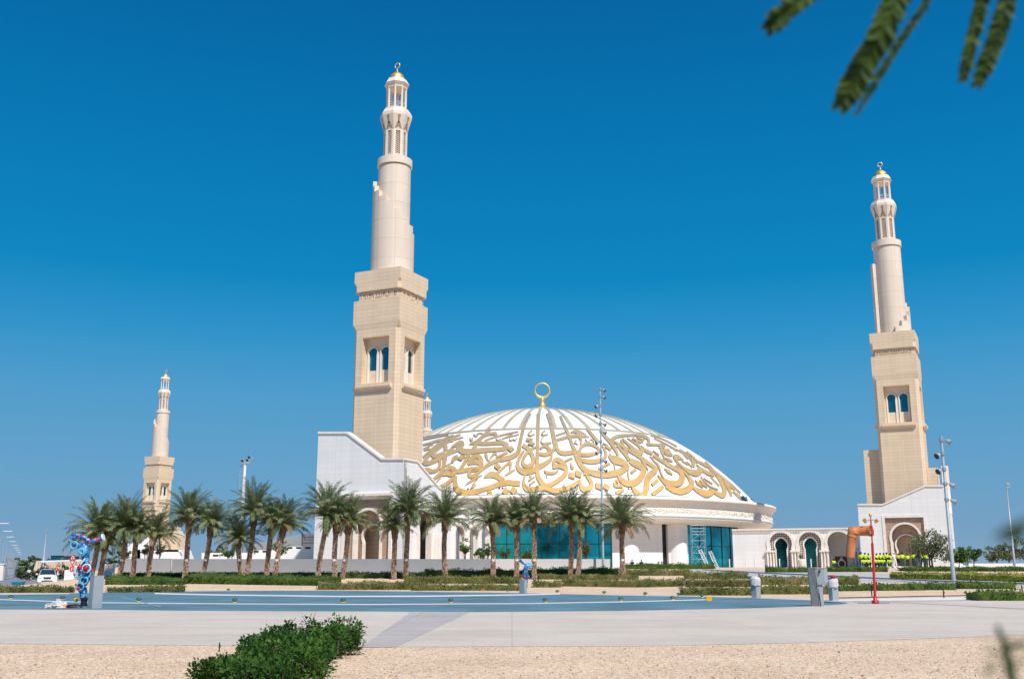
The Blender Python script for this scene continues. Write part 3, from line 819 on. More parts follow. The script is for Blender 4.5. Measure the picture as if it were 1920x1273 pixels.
# ================================================================ white blocks, wings
def traced(P0, dv, pix): return [on_plane(u, v, P0, dv) for u, v in pix]
def plane_fn(P0, dv, nrm):
    """(a,z,d): a along dv, d goes inwards (against the outward normal nrm)"""
    return lambda a, z, d: (P0[0] + dv[0]*a - nrm[0]*d, P0[1] + dv[1]*a - nrm[1]*d, z)
def portal(root, fn, cx, z0, ztop, wpan, zsp, wout, zsp_i, win, door=None):
    """framed square panel with two nested keyhole arches; wall has a hole behind it"""
    p = MB()
    fo = [(cx - wpan, z0), (cx + wpan, z0), (cx + wpan, ztop), (cx - wpan, ztop)]
    p.plate(fo, [horseshoe(cx, z0 - .01 + .02, zsp, wout, 24, .93)], lambda a, z, d: fn(a, z, .25 + d), .5, 0)
    pn = p.build('portal_panel', M['tanpat'], root)
    t = MB()
    for s in (-1, 1):
        t.plate([(cx + s*wpan, z0), (cx + s*(wpan + .35), z0), (cx + s*(wpan + .35), ztop + .35), (cx + s*wpan, ztop + .35)], [], lambda a, z, d: fn(a, z, -.08 + d), .36, 0)
    t.plate([(cx - wpan, ztop), (cx + wpan, ztop), (cx + wpan, ztop + .35), (cx - wpan, ztop + .35)], [], lambda a, z, d: fn(a, z, -.085 + d), .36, 0)
    t.build('portal_frame', M['cream'], root)
    a = MB(); offset_ring(a, horseshoe(cx, z0, zsp, wout*.93, 24, .93), horseshoe(cx, z0, zsp, wout*1.07, 24, .95), fn, .12, .8, 0); a.build('arch', M['cream'], root)
    q = MB(); q.plate([(cx - wpan, z0), (cx + wpan, z0), (cx + wpan, ztop), (cx - wpan, ztop)], [horseshoe(cx, z0 + .01, zsp_i, win, 24, .85)], lambda a_, z, d: fn(a_, z, 1.25 + d), .3, 0); q.build('inner_panel', M['tanpat'], root)
    a = MB(); offset_ring(a, horseshoe(cx, z0, zsp_i, win*.97, 24, .85), horseshoe(cx, z0, zsp_i, win*1.1, 24, .9), fn, 1.12, 1.5, 0); a.build('arch', M['cream'], root)
    b = MB(); b.plate([(cx - wpan, z0), (cx + wpan, z0), (cx + wpan, ztop), (cx - wpan, ztop)], [], lambda a_, z, d: fn(a_, z, 3.0 + d), .2, 0); b.build('porch_wall', M['tan'], root)
    # reveals between the layers
    r = MB()
    for s in (-1, 1): r.plate([(cx + s*wpan, z0), (cx + s*(wpan + .02), z0), (cx + s*(wpan + .02), ztop), (cx + s*wpan, ztop)], [], lambda a_, z, d: fn(a_, z, .3 + d), 2.8, 0)
    r.plate([(cx - wpan, ztop - .02), (cx + wpan, ztop - .02), (cx + wpan, ztop), (cx - wpan, ztop)], [], lambda a_, z, d: fn(a_, z, .3 + d), 2.8, 0)
    r.build('reveal', M['tanplain'], root)
    if door:
        dd = MB(); dd.plate([(door[0], z0), (door[1], z0), (door[1], door[2]), (door[0], door[2])], [], lambda a_, z, d: fn(a_, z, 2.93 + d), .05, 0); dd.build('doorway', M['dark'], root)  # dark sheet stands for the unlit door opening
M['tanpat'] = mat_panel('patterned brown pink stone', (.50, .36, .28), (.36, .25, .19), .34, .17, .03, contrast=.16)
M['lat'] = None
def mat_lattice(name, a, b_):
    m, nt, b = new_mat(name); tc = N(nt, 'ShaderNodeTexCoord'); sp = N(nt, 'ShaderNodeSeparateXYZ'); L(nt, tc.outputs['Object'], sp.inputs[0])
    cb = N(nt, 'ShaderNodeCombineXYZ'); L(nt, sp.outputs[0], cb.inputs[0]); L(nt, sp.outputs[2], cb.inputs[1])
    vo = N(nt, 'ShaderNodeTexVoronoi', Scale=3.2); vo.inputs['Randomness'].default_value = 0.12; L(nt, cb.outputs[0], vo.inputs['Vector'])
    r = ramp(nt, [(.0, b_), (.36, b_), (.42, a)], 'LINEAR'); L(nt, vo.outputs['Distance'], r.inputs[0]); L(nt, r.outputs[0], b.inputs['Base Color']); b.inputs['Roughness'].default_value = .6
    return m
M['lat'] = mat_lattice('pierced stone screen', (.58, .47, .42), (.07, .11, .13))

# ---- left entrance block
PL = (xu(758, 862, 108.), 108.)
dl = (-EX.x, -EX.y)                         # going left along the front face
front = traced(PL, dl, [(758, 862), (716, 862), (651, 813), (597, 813)])
WL = front[-1][0]
blk = empty('entrance_block', (0, 0, 0), 0, 'white stone entrance block with a slanting parapet at the foot of the tallest minaret', 'building')
fnF = plane_fn(PL, dl, NF)
# portal position on the front face
s_l, zpt = on_plane(641, 938, PL, dl); s_r, _ = on_plane(722, 938, PL, dl); pc = on_plane(687, 1000, PL, dl)[0]
pw = 2.75
outer = [(0, 0.5), (WL, .5)] + [(front[3][0], front[3][1]), (front[2][0], front[2][1]), (front[1][0], front[1][1]), (0, front[0][1])]
w = MB(); w.plate(outer, [[(pc - pw, 1.0), (pc + pw, 1.0), (pc + pw, zpt), (pc - pw, zpt)]], fnF, .6, 0)
w.build('front_wall', M['white'], blk)
dr_ = (-NF.x, -NF.y)                         # going right and away along the side face
NRt = (EX.x, EX.y)
side = traced(PL, dr_, [(764, 862), (781, 866), (823, 916), (845, 921)])
fnS = plane_fn(PL, dr_, NRt)
zw = side[3][1]; send = on_plane(925, 1000, PL, dr_)[0]
ca, _ = on_plane(797, 1000, PL, dr_)
w = MB()
w.plate([(.002, .5), (side[3][0], .5), (side[3][0], side[3][1]), (side[2][0], side[2][1]), (side[1][0], side[1][1]), (.002, front[0][1])], [horseshoe(ca, .8, 5.3, 1.35, 24, .88)], fnS, .6, 0)
w.build('side_wall', M['white'], blk)
# coping
def coping(mb, pts, fn, h=.28, out=.12, dep=.85):
    for (a0, z0), (a1, z1) in zip(pts[:-1], pts[1:]):
        vs = [fn(a, z + dz, d) for (a, z) in ((a0, z0), (a1, z1)) for d, dz in ((-out, .002), (dep, .002), (dep, h), (-out, h))]
        mb.add(vs, [(0,1,2,3), (7,6,5,4), (0,4,5,1), (1,5,6,2), (2,6,7,3), (3,7,4,0)], 0)
w = MB(); coping(w, front, fnF, .22); coping(w, [(0, front[0][1])] + side[1:], fnS, .22); w.build('coping', M['cream'], blk)
portal(blk, fnF, pc, 1.0, zpt, pw, 5.3, 1.75, 4.2, 1.25, door=(pc - 1.15, pc + .25, 3.3))
w = MB(); w.plate([(pc - pw - .5, zpt + .36), (pc + pw + .5, zpt + .36), (pc + pw + .5, zpt + .62), (pc - pw - .5, zpt + .62)], [], lambda a, z, d: fnF(a, z, -.35 + d), .4, 0); w.build('ledge', M['cream'], blk)
w = MB(); offset_ring(w, horseshoe(ca, .8, 5.3, 1.33, 24, .88), horseshoe(ca, .8, 5.3, 1.62, 24, .92), fnS, -.1, .3, 0); w.build('arch', M['cream'], blk)
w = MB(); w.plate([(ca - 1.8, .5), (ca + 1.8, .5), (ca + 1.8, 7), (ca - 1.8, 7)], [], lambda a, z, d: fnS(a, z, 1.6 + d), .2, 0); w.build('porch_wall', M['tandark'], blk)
for s in (ca - 1.95, ca + 1.95, ca + 2.7):
    w = MB(); w.plate([(s - .16, .8), (s + .16, .8), (s + .16, 5.2), (s - .16, 5.2)], [], lambda a, z, d: fnS(a, z, -.25 + d), .24, 0)
    w.build('pilaster', M['cream'], blk)
# rear and left walls, flat roof
w = MB(); dpt = side[3][0]
w.plate([(.6, .5), (dpt, .5), (dpt, zw), (.6, front[3][1])], [], lambda a, z, d: fnF(WL - d, z, a), .5, 0)
w.plate([(.7, .5), (WL, .5), (WL, zw - .05), (.7, zw - .05)], [], lambda a, z, d: fnF(a, z, dpt + d), .5, 0)
rp = [(.6, front[0][1] - .5), (side[1][0], side[1][1] - .5), (side[2][0], side[2][1] - .5), (dpt, zw - .5)]
w.add([fnF(a, z, s) for a in (.65, WL - .6) for s, z in rp], [(0, 1, 5, 4), (1, 2, 6, 5), (2, 3, 7, 6)], 0)
w.build('rear_wall', M['white'], blk)
# tan buttress leaning on the left flank of the tower
w = MB()
b0 = Vector((-13.9, 116)); 
def tl(x, y): p = b0 + Vector((EX.x, EX.y))*x - Vector((NF.x, NF.y))*y; return (p.x, p.y)
vs = []
for y in (1.2, 2.6):
    for x, z in ((-3.02, 12), (-6.0, 12), (-6.0, 15.9), (-3.02, 18.2)): vs.append(tl(x, y) + (z,))
w.add(vs, [(0,1,2,3), (7,6,5,4), (0,4,5,1), (1,5,6,2), (2,6,7,3), (3,7,4,0)], 0); w.build('buttress', M['tan'], blk)

# ---- arcade wing running from the left block to the hall
arc = empty('arcade_wing', (0, 0, 0), 0, 'white wing with tall arches running from the left entrance block to the round hall', 'building')
s0 = side[3][0] + .01; zt_l = 8.05
ars = [on_plane(u, 1010, PL, dr_)[0] for u in (841, 861, 887, 909)]
w = MB(); w.plate([(s0, .5), (send, .5), (send, zt_l), (s0, zt_l)], [horseshoe(a, .8, 5.0, 1.05, 20, .96) for a in ars if a - 1.1 > s0 and a + 1.1 < send], fnS, .5, 0)
w.build('wall', M['whiteplain'], arc)
for a in ars:
    if a - 1.1 > s0 and a + 1.1 < send:
        w = MB(); w.plate([(a - 1.1, .8), (a + 1.1, .8), (a + 1.1, 6.6), (a - 1.1, 6.6)], [horseshoe(a, .81, 3.9, .55, 18, .85)], lambda q, z, d: fnS(q, z, 1.3 + d), .15, 0); sc_ = w.build('arch_screen', M['cream'], arc)
        g = MB(); g.plate([(a - .7, .8), (a + .7, .8), (a + .7, 4.9), (a - .7, 4.9)], [], lambda q, z, d: fnS(q, z, 1.6 + d), .05, 0); g.build('window', M['teal'], arc)
        w = MB(); offset_ring(w, horseshoe(a, .8, 5.0, 1.03, 20, .96), horseshoe(a, .8, 5.0, 1.3, 20, .97), fnS, -.12, .1, 0); w.build('arch', M['cream'], arc)
w = MB(); coping(w, [(s0, zt_l), (send, zt_l)], fnS, .25, .15); coping(w, [(s0, zt_l - .9), (send, zt_l - .9)], fnS, .12, .1, .05); w.build('coping', M['cream'], arc)
w = MB(); e0 = fnS(send, 0, 0); e1 = (XC - 20, 168.)
w.add([(e0[0], e0[1], .5), (e1[0], e1[1], .5), (e1[0], e1[1], zt_l), (e0[0], e0[1], zt_l)], [(0, 1, 2, 3)], 0)
w.build('end_wall', M['white'], arc, recalc=False)

# ---- right gate block
mB_c = Vector((55.5, 147.5)); PR0 = mB_c + NF*6.2
PR = (PR0.x, PR0.y); dR = (EX.x, EX.y)
fnR = plane_fn(PR, dR, NF)
rt = traced(PR, dR, [(1608, 947), (1655, 947), (1735, 912), (1769, 912)])
gb = empty('gate_block', (0, 0, 0), 0, 'white stone gate block with a slanting parapet at the foot of the right minaret', 'building')
pcr = on_plane(1697, 1000, PR, dR)[0]; ztr = on_plane(1697, 970, PR, dR)[1]; pwr = (on_plane(1735, 1000, PR, dR)[0] - on_plane(1662, 1000, PR, dR)[0])/2
w = MB(); w.plate([(rt[0][0], .8), (rt[3][0], .8), rt[3], rt[2], rt[1], rt[0]], [[(pcr - pwr, 1.2), (pcr + pwr, 1.2), (pcr + pwr, ztr), (pcr - pwr, ztr)]], fnR, .6, 0); w.build('front_wall', M['white'], gb)
w = MB(); coping(w, rt, fnR, .2); w.build('coping', M['cream'], gb)
portal(gb, fnR, pcr, 1.2, ztr, pwr, 5.0, pwr*.78, 4.0, pwr*.56)
w = MB()
for a_, zt in ((rt[0][0], rt[0][1]), (rt[3][0] - .5, rt[3][1])):
    w.plate([(.6, .8), (14, .8), (14, zt), (.6, zt)], [], lambda q, z, d, a_=a_: fnR(a_ + d, z, q), .5, 0)
w.plate([(rt[0][0], .8), (rt[3][0], .8), (rt[3][0], 9), (rt[0][0], 9)], [], lambda q, z, d: fnR(q, z, 14 + d), .5, 0)
w.build('rear_wall', M['white'], gb)
w = MB()
def trr(x, y): p = mB_c + EX*x - NF*y; return (p.x, p.y)
def blkbox(mb, x0, x1, y0, y1, z0, z1, f):
    ps = [f(x0, y0), f(x1, y0), f(x1, y1), f(x0, y1)]; mb.add([p + (z0,) for p in ps] + [p + (z1,) for p in ps], [(0,3,2,1), (4,5,6,7), (0,1,5,4), (1,2,6,5), (2,3,7,6), (3,0,4,7)], 0)
blkbox(w, -5.2, -3.02, -1.5, 1.5, 2, zv(842, 147), trr); blkbox(w, 3.02, 4.4, -1.5, 1.2, 2, zv(880, 147), trr); w.build('buttress', M['tan'], gb)
w = MB(); blkbox(w, 4.75, 5.6, 1.0, 2.2, 9, zv(878, 150), trr); w.build('roof_pillar', M['cream'], gb)

# ---- right arcade wing
P1 = Vector((xu(1392, 1000, 157), 157.)); P2 = Vector((xu(1610, 1000, 151.0), 151.0)); dW = (P2 - P1).normalized(); NW = Vector((dW.y, -dW.x))
wing = empty('arcade_wing', (P1.x, P1.y, 0), atan2(dW.y, dW.x), 'low white wing with three keyhole arches between the round hall and the right gate block', 'building')
fnW = lambda a, z, d: (a, d, z)
lw = (P2 - P1).length; zwt = 7.25
def sW(u, v=1020): return on_plane(u, v, (P1.x, P1.y), (dW.x, dW.y))
w = MB(); hw = []
cs = [(sW(1464)[0], 1.62, True), (sW(1519)[0], 1.62, True), (sW(1573)[0], 1.62, False)]
zsp = sW(1464, 1026)[1]
for cx, r, scr in cs: hw.append(horseshoe(cx, .9, zsp, r, 22, .93))
w.plate([(-1.5, .5), (lw, .5), (lw, zwt - .55), (-1.5, zwt - .55)], hw, fnW, .6, 0); w.build('wall', M['white'], wing)
w = MB()
w.box(-1.5, lw, -.06, .7, zwt - .55, zwt - .12); w.box(-1.5, lw, -.22, .7, zwt - .12, zwt + .1)
x = -1.4
while x < lw - .4: w.box(x, x + .16, -.16, -.06, zwt - .42, zwt - .13); x += .42
w.build('cornice', M['cream'], wing)
for cx, r, scr in cs:
    w = MB(); offset_ring(w, horseshoe(cx, .9, zsp, r*.98, 22, .93), horseshoe(cx, .9, zsp, r*1.28, 22, .97), fnW, -.14, .25, 0); w.build('arch', M['cream'], wing)
    if scr:
        s_ = MB(); s_.plate([(cx - r*1.05, .9), (cx + r*1.05, .9), (cx + r*1.05, zsp + r*1.5), (cx - r*1.05, zsp + r*1.5)], [horseshoe(cx, .91, zsp - .25, r*.56, 20, .82, .18)], lambda a, z, d: (a, .45 + d, z), .2, 0); S_ = s_.build('pierced_screen', M['lat'], wing)
        t = MB(); offset_ring(t, horseshoe(cx, .9, zsp - .25, r*.55, 20, .82, .18), horseshoe(cx, .9, zsp - .25, r*.66, 20, .85, .18), lambda a, z, d: (a, .45 + d, z), -.08, .1, 0); t.build('arch', M['cream'], S_)
        g = MB(); g.plate([(cx - r*.7, .9), (cx + r*.7, .9), (cx + r*.7, zsp + r), (cx - r*.7, zsp + r)], [], lambda a, z, d: (a, .75 + d, z), .04, 0); g.build('door', M['tealdk'], wing)
    else:
        b = MB(); b.box(cx - r*1.3, cx + r*1.3, 3.0, 3.2, .9, zwt - .2); b.box(cx - r*1.3, cx + r*1.3, .6, 3.0, zwt - .5, zwt - .3); b.box(cx - r*1.3, cx - r*1.2, .6, 4.0, .9, zwt - .8); b.box(cx + r*1.2, cx + r*1.3, .6, 4.0, .9, zwt - .8); b.build('porch_wall', M['cream'], wing)
for u in (1444, 1490, 1545, 1602):
    a = sW(u)[0]; c_ = MB()
    for s in (-.42, 0, .42): c_.lathe([(.14, .9), (.13, 4.0)], 8, 0, cx=a + s, cy=-.3)
    c_.box(a - .68, a + .68, -.5, -.02, 3.95, 4.2); c_.box(a - .6, a + .6, -.45, -.02, .8, 1.15); c_.build('column_cluster', M['cream'], wing)
# ================================================================ GROUND
def gravel_mat(name, cols, scale, bump):
    m, nt, b = new_mat(name); tc = N(nt, 'ShaderNodeTexCoord')
    vo = N(nt, 'ShaderNodeTexVoronoi', Scale=scale); L(nt, tc.outputs['Object'], vo.inputs['Vector'])
    rgb = N(nt, 'ShaderNodeSeparateColor'); L(nt, vo.outputs['Color'], rgb.inputs[0])
    r = ramp(nt, [(0, cols[0]), (.25, cols[1]), (.7, cols[2]), (1, cols[3])]); L(nt, rgb.outputs[0], r.inputs[0])
    no = N(nt, 'ShaderNodeTexNoise', Scale=.5, Detail=7.); L(nt, tc.outputs['Object'], no.inputs['Vector'])
    r2 = ramp(nt, [(.3, (.86, .84, .82)), (.65, (1, 1, 1))]); L(nt, no.outputs['Fac'], r2.inputs[0])
    n3 = N(nt, 'ShaderNodeTexNoise', Scale=11., Detail=4.); L(nt, tc.outputs['Object'], n3.inputs['Vector'])
    r3 = ramp(nt, [(.36, (.80, .76, .72)), (.55, (1, 1, 1))]); L(nt, n3.outputs['Fac'], r3.inputs[0])
    c = mixc(nt, 1., r.outputs[0], r2.outputs[0], 'MULTIPLY'); c = mixc(nt, .8, c, r3.outputs[0], 'MULTIPLY'); L(nt, c, b.inputs['Base Color'])
    b.inputs['Roughness'].default_value = .9; b.inputs['Specular IOR Level'].default_value = .15
    bp = N(nt, 'ShaderNodeBump', Strength=bump, Distance=.02); L(nt, vo.outputs['Distance'], bp.inputs['Height']); bp.invert = True; L(nt, bp.outputs[0], b.inputs['Normal'])
    return m
M['gravel'] = gravel_mat('peach gravel', [(.44, .31, .21), (.66, .49, .35), (.82, .63, .47), (.90, .745, .60)], 26., .8)
def slab_mat(name, col, jx, jy, joint=.75, var=.06):
    m, nt, b = new_mat(name); tc = N(nt, 'ShaderNodeTexCoord')
    br = nt.nodes.new('ShaderNodeTexBrick'); L(nt, tc.outputs['Object'], br.inputs['Vector']); br.offset = 0
    br.inputs['Color1'].default_value = c4(col); br.inputs['Color2'].default_value = c4(tuple(c*.96 for c in col)); br.inputs['Mortar'].default_value = c4(tuple(c*joint for c in col))
    br.inputs['Scale'].default_value = 1; br.inputs['Mortar Size'].default_value = .02; br.inputs['Brick Width'].default_value = jx; br.inputs['Row Height'].default_value = jy
    no = N(nt, 'ShaderNodeTexNoise', Scale=.35, Detail=9., Roughness=.6); L(nt, tc.outputs['Object'], no.inputs['Vector'])
    r = ramp(nt, [(.32, (1 - var*2, 1 - var*2.2, 1 - var*2.5)), (.62, (1, 1, 1))]); L(nt, no.outputs['Fac'], r.inputs[0])
    n2 = N(nt, 'ShaderNodeTexNoise', Scale=6., Detail=8.); L(nt, tc.outputs['Object'], n2.inputs['Vector'])
    r2 = ramp(nt, [(.35, (.93, .93, .92)), (.6, (1, 1, 1))]); L(nt, n2.outputs['Fac'], r2.inputs[0])
    mp = N(nt, 'ShaderNodeMapping'); mp.inputs['Scale'].default_value = (.12, 1.6, 1); mp.inputs['Rotation'].default_value = (0, 0, .12); L(nt, tc.outputs['Object'], mp.inputs[0])
    n4 = N(nt, 'ShaderNodeTexNoise', Scale=1.1, Detail=7., Roughness=.65); L(nt, mp.outputs[0], n4.inputs['Vector'])
    r4 = ramp(nt, [(.34, (.90, .895, .89)), (.5, (1, 1, 1)), (.72, (1, 1, 1)), (.85, (.94, .935, .93))]); L(nt, n4.outputs['Fac'], r4.inputs[0])
    r2 = N(nt, 'ShaderNodeMix'); r2.data_type = 'RGBA'; r2.blend_type = 'MULTIPLY'; r2.inputs[0].default_value = 1.; L(nt, r4.outputs[0], r2.inputs[6]); rr2_ = ramp(nt, [(.35, (.93, .93, .92)), (.6, (1, 1, 1))]); L(nt, n2.outputs['Fac'], rr2_.inputs[0]); L(nt, rr2_.outputs[0], r2.inputs[7])
    c = mixc(nt, 1., br.outputs['Color'], r.outputs[0], 'MULTIPLY'); c = mixc(nt, 1., c, r2.outputs[2], 'MULTIPLY'); L(nt, c, b.inputs['Base Color'])
    b.inputs['Roughness'].default_value = .8; b.inputs['Specular IOR Level'].default_value = .25
    bp = N(nt, 'ShaderNodeBump', Strength=.15, Distance=.01); L(nt, n2.outputs['Fac'], bp.inputs['Height']); L(nt, bp.outputs[0], b.inputs['Normal'])
    return m
M['concrete'] = slab_mat('pale concrete paving', (.615, .545, .485), 6., 4.5, .84)
M['bandgrey'] = slab_mat('grey concrete band', (.475, .44, .43), 3., 3.)
M['pad'] = slab_mat('blue grey wet play surface', (.125, .245, .325), 400, 400, 1., .17)
M['asphalt'] = slab_mat('sun bleached asphalt', (.25, .26, .285), 400, 400, 1., .08)
M['kerb'] = mat('white kerb stone', (.68, .66, .63), .7)
M['road'] = slab_mat('pale block paving', (.48, .485, .50), 2., 2.)
M['kerbdark'] = mat('dark kerb face', (.06, .07, .085), .6)
M['lawn'] = mat('sandy lawn', (.11, .14, .04), .9, var=.4, scale=3)

def axis(parts):
    out = []
    for a, b, st in parts:
        x = a
        while x < b - 1e-6: out.append(x); x += st
    out.append(parts[-1][1]); return out
xs = axis([(-3000, -300, 300), (-300, -60, 20), (-60, 60, 1.), (60, 300, 20), (300, 3000, 300)])
ys = axis([(-60, 8, 8), (8, 60, 2.), (60, 130, .75), (130, 400, 15), (400, 4600, 300)])
g = MB(); W_ = len(xs)
g.add([(x, y, terrain(x, y)) for y in ys for x in xs], [(j*W_ + i, j*W_ + i + 1, (j+1)*W_ + i + 1, (j+1)*W_ + i) for j in range(len(ys)-1) for i in range(W_-1)], 0, True)
tag(g.build('ground', M['gravel']), kind='structure')
def sheet(name, poly, h, m, kind='structure', pixels=True):
    pts = [ground_hit(*p) if pixels else Vector((p[0], p[1], terrain(*p))) for p in poly]
    tri = tessellate_polygon([[Vector((p.x, p.y, 0)) for p in pts]])
    mb = MB(); mb.add([(p.x, p.y, p.z + h) for p in pts], [tuple(t) for t in tri], 0)
    me = mb.build(name, m, recalc=False); 
    for p in me.data.polygons:
        if p.normal.z < 0: p.flip()
    return tag(me, kind=kind) if kind else me
def strip(name, near, far, h, m, nx=40, ny=4, kind='structure'):
    """a ground strip between two pixel polylines, draped on the terrain"""
    def samp(pl, t):
        d = t*(len(pl) - 1); i = min(int(d), len(pl) - 2); f = d - i
        return (pl[i][0]*(1-f) + pl[i+1][0]*f, pl[i][1]*(1-f) + pl[i+1][1]*f)
    vs = []
    for j in range(ny + 1):
        for i in range(nx + 1):
            a, b = samp(near, i/nx), samp(far, i/nx); f = j/ny
            p = ground_hit(a[0]*(1-f) + b[0]*f, a[1]*(1-f) + b[1]*f); vs.append((p.x, p.y, p.z + h))
    mb = MB(); k = nx + 1
    mb.add(vs, [(j*k+i, j*k+i+1, (j+1)*k+i+1, (j+1)*k+i) for j in range(ny) for i in range(nx)], 0)
    return tag(mb.build(name, m, recalc=False), kind=kind)
plaza = [(-900, 1206), (0, 1206), (400, 1210), (700, 1213), (900, 1212), (1200, 1211), (1500, 1205), (1700, 1198), (1920, 1190), (2500, 1175), (2500, 1123), (1920, 1124), (1700, 1127), (1600, 1127), (1500, 1122), (1400, 1119), (1300, 1116), (1160, 1114), (1000, 1110.5), (800, 1107.8), (640, 1106), (450, 1106), (300, 1108), (130, 1111), (0, 1111.5), (-900, 1113)]
sheet('plaza_paving', plaza, .004, M['concrete'])
padp = [(-700, 1115), (-200, 1114), (0, 1113), (130, 1112), (300, 1109), (450, 1107.3), (640, 1107), (800, 1109), (1000, 1112), (1160, 1116), (1300, 1118), (1410, 1121), (1520, 1125), (1585, 1129), (1590, 1131), (1575, 1133), (1500, 1137), (1410, 1140), (1160, 1145), (900, 1147), (700, 1146), (400, 1145), (200, 1143), (0, 1142), (-200, 1141), (-700, 1139)]
sheet('fountain_pad', padp, .008, M['pad'])
strip('paving_band', [(676, 1213.5), (742, 1213)], [(770, 1147.5), (880, 1147.5)], .008, M['bandgrey'], 4, 12)
# white bands painted on the pad
def line(name, pl, wpx, h=.012, m=None):
    strip(name, [(u, v + wpx/2) for u, v in pl], [(u, v - wpx/2) for u, v in pl], h, m or M['whitepaint'], 60, 1)
line('painted_line', [(-60, 1122), (100, 1127.2), (190, 1129.8), (440, 1132), (700, 1133.2), (1000, 1131.2), (1180, 1128), (1330, 1124)], 1.5)
line('painted_line', [(290, 1112.3), (330, 1113.5), (400, 1115), (640, 1118), (800, 1117.5), (980, 1115), (1050, 1113)], 2.2)
line('painted_line', [(0, 1114.2), (60, 1113.4), (130, 1113)], 1.2)
strip('painted_line', [(225, 1118.6), (300, 1138)], [(227, 1118.2), (303, 1137.6)], .014, M['palesteel'], 8, 1)
# pale paved lane on the right, with dark kerbs
strip('lane', [(1290, 1079), (1400, 1088), (1500, 1088), (1640, 1090), (1760, 1094), (1935, 1101)], [(1290, 1067), (1400, 1068), (1500, 1072), (1640, 1074), (1760, 1083), (1935, 1090)], .01, M['road'], 60, 10)
strip('kerb_line', [(1317, 1068.6), (1420, 1074.5), (1520, 1079), (1640, 1085), (1760, 1090.5), (1935, 1096)], [(1317, 1067.2), (1420, 1072.6), (1520, 1076.6), (1640, 1082.6), (1760, 1088), (1935, 1093)], .02, M['kerbdark'], 60, 1)
strip('kerb_line', [(1390, 1083), (1440, 1084), (1500, 1084)], [(1390, 1080), (1440, 1081), (1500, 1082.5)], .02, M['kerbdark'], 20, 1)
strip('path', [(1560, 1127.5), (1760, 1126), (1935, 1124)], [(1560, 1124.5), (1760, 1120), (1935, 1118)], .016, M['kerb'], 30, 2)
strip('kerb_line', [(1600, 1128.2), (1700, 1130.2), (1935, 1143)], [(1600, 1127.4), (1700, 1129.4), (1935, 1141.5)], .012, M['bandgrey'], 30, 1)
strip('kerb_line', [(1560, 1121.5), (1760, 1117.8), (1850, 1116.2)], [(1560, 1120.3), (1760, 1116.6), (1850, 1115)], .02, M['kerbdark'], 30, 1)
sheet('plaza_apron', [(10.5, 101), (140, 101), (140, 150), (60, 170), (-5, 170)], .02, M['road'], pixels=False) if 0 else None
# road on the left
sheet('road', [(-160, 96), (-44.6, 83), (-43.0, 96), (-57, 150), (-160, 380), (-420, 900), (-700, 900), (-300, 380)], .006, M['asphalt'], pixels=False)
sheet('road_kerb', [(-44.4, 83), (-43.9, 83), (-42.4, 96), (-56.3, 150), (-56.9, 150), (-42.9, 96.2)], .06, M['kerb'], pixels=False)

# ================================================================ LEAVES
def rnd_dir(rr):
    z = rr.uniform(-1, 1); a = rr.uniform(0, 2*pi); s_ = sqrt(1 - z*z); return Vector((s_*cos(a), s_*sin(a), z))
def leaf(mb, p, s, rr, asp=.5, n_=None, mi=0):
    d = rnd_dir(rr); n2 = n_ or rnd_dir(rr); w = d.cross(n2)
    if w.length < 1e-3: return
    w.normalize(); q = Vector(p)
    mb.add([q - d*s*.5, q + w*s*asp*.5, q + d*s*.5, q - w*s*asp*.5], [(0, 1, 2, 3)], mi)
def clump(mb, c, r, n, s, rr, sc=(1, 1, 1), shell=.5, asp=.5):
    for _ in range(n):
        d = rnd_dir(rr); k = r*(shell + (1 - shell)*rr.random())
        leaf(mb, (c[0] + d.x*k*sc[0], c[1] + d.y*k*sc[1], c[2] + d.z*k*sc[2]), s*rr.uniform(.6, 1.3), rr, asp)
HN = 0
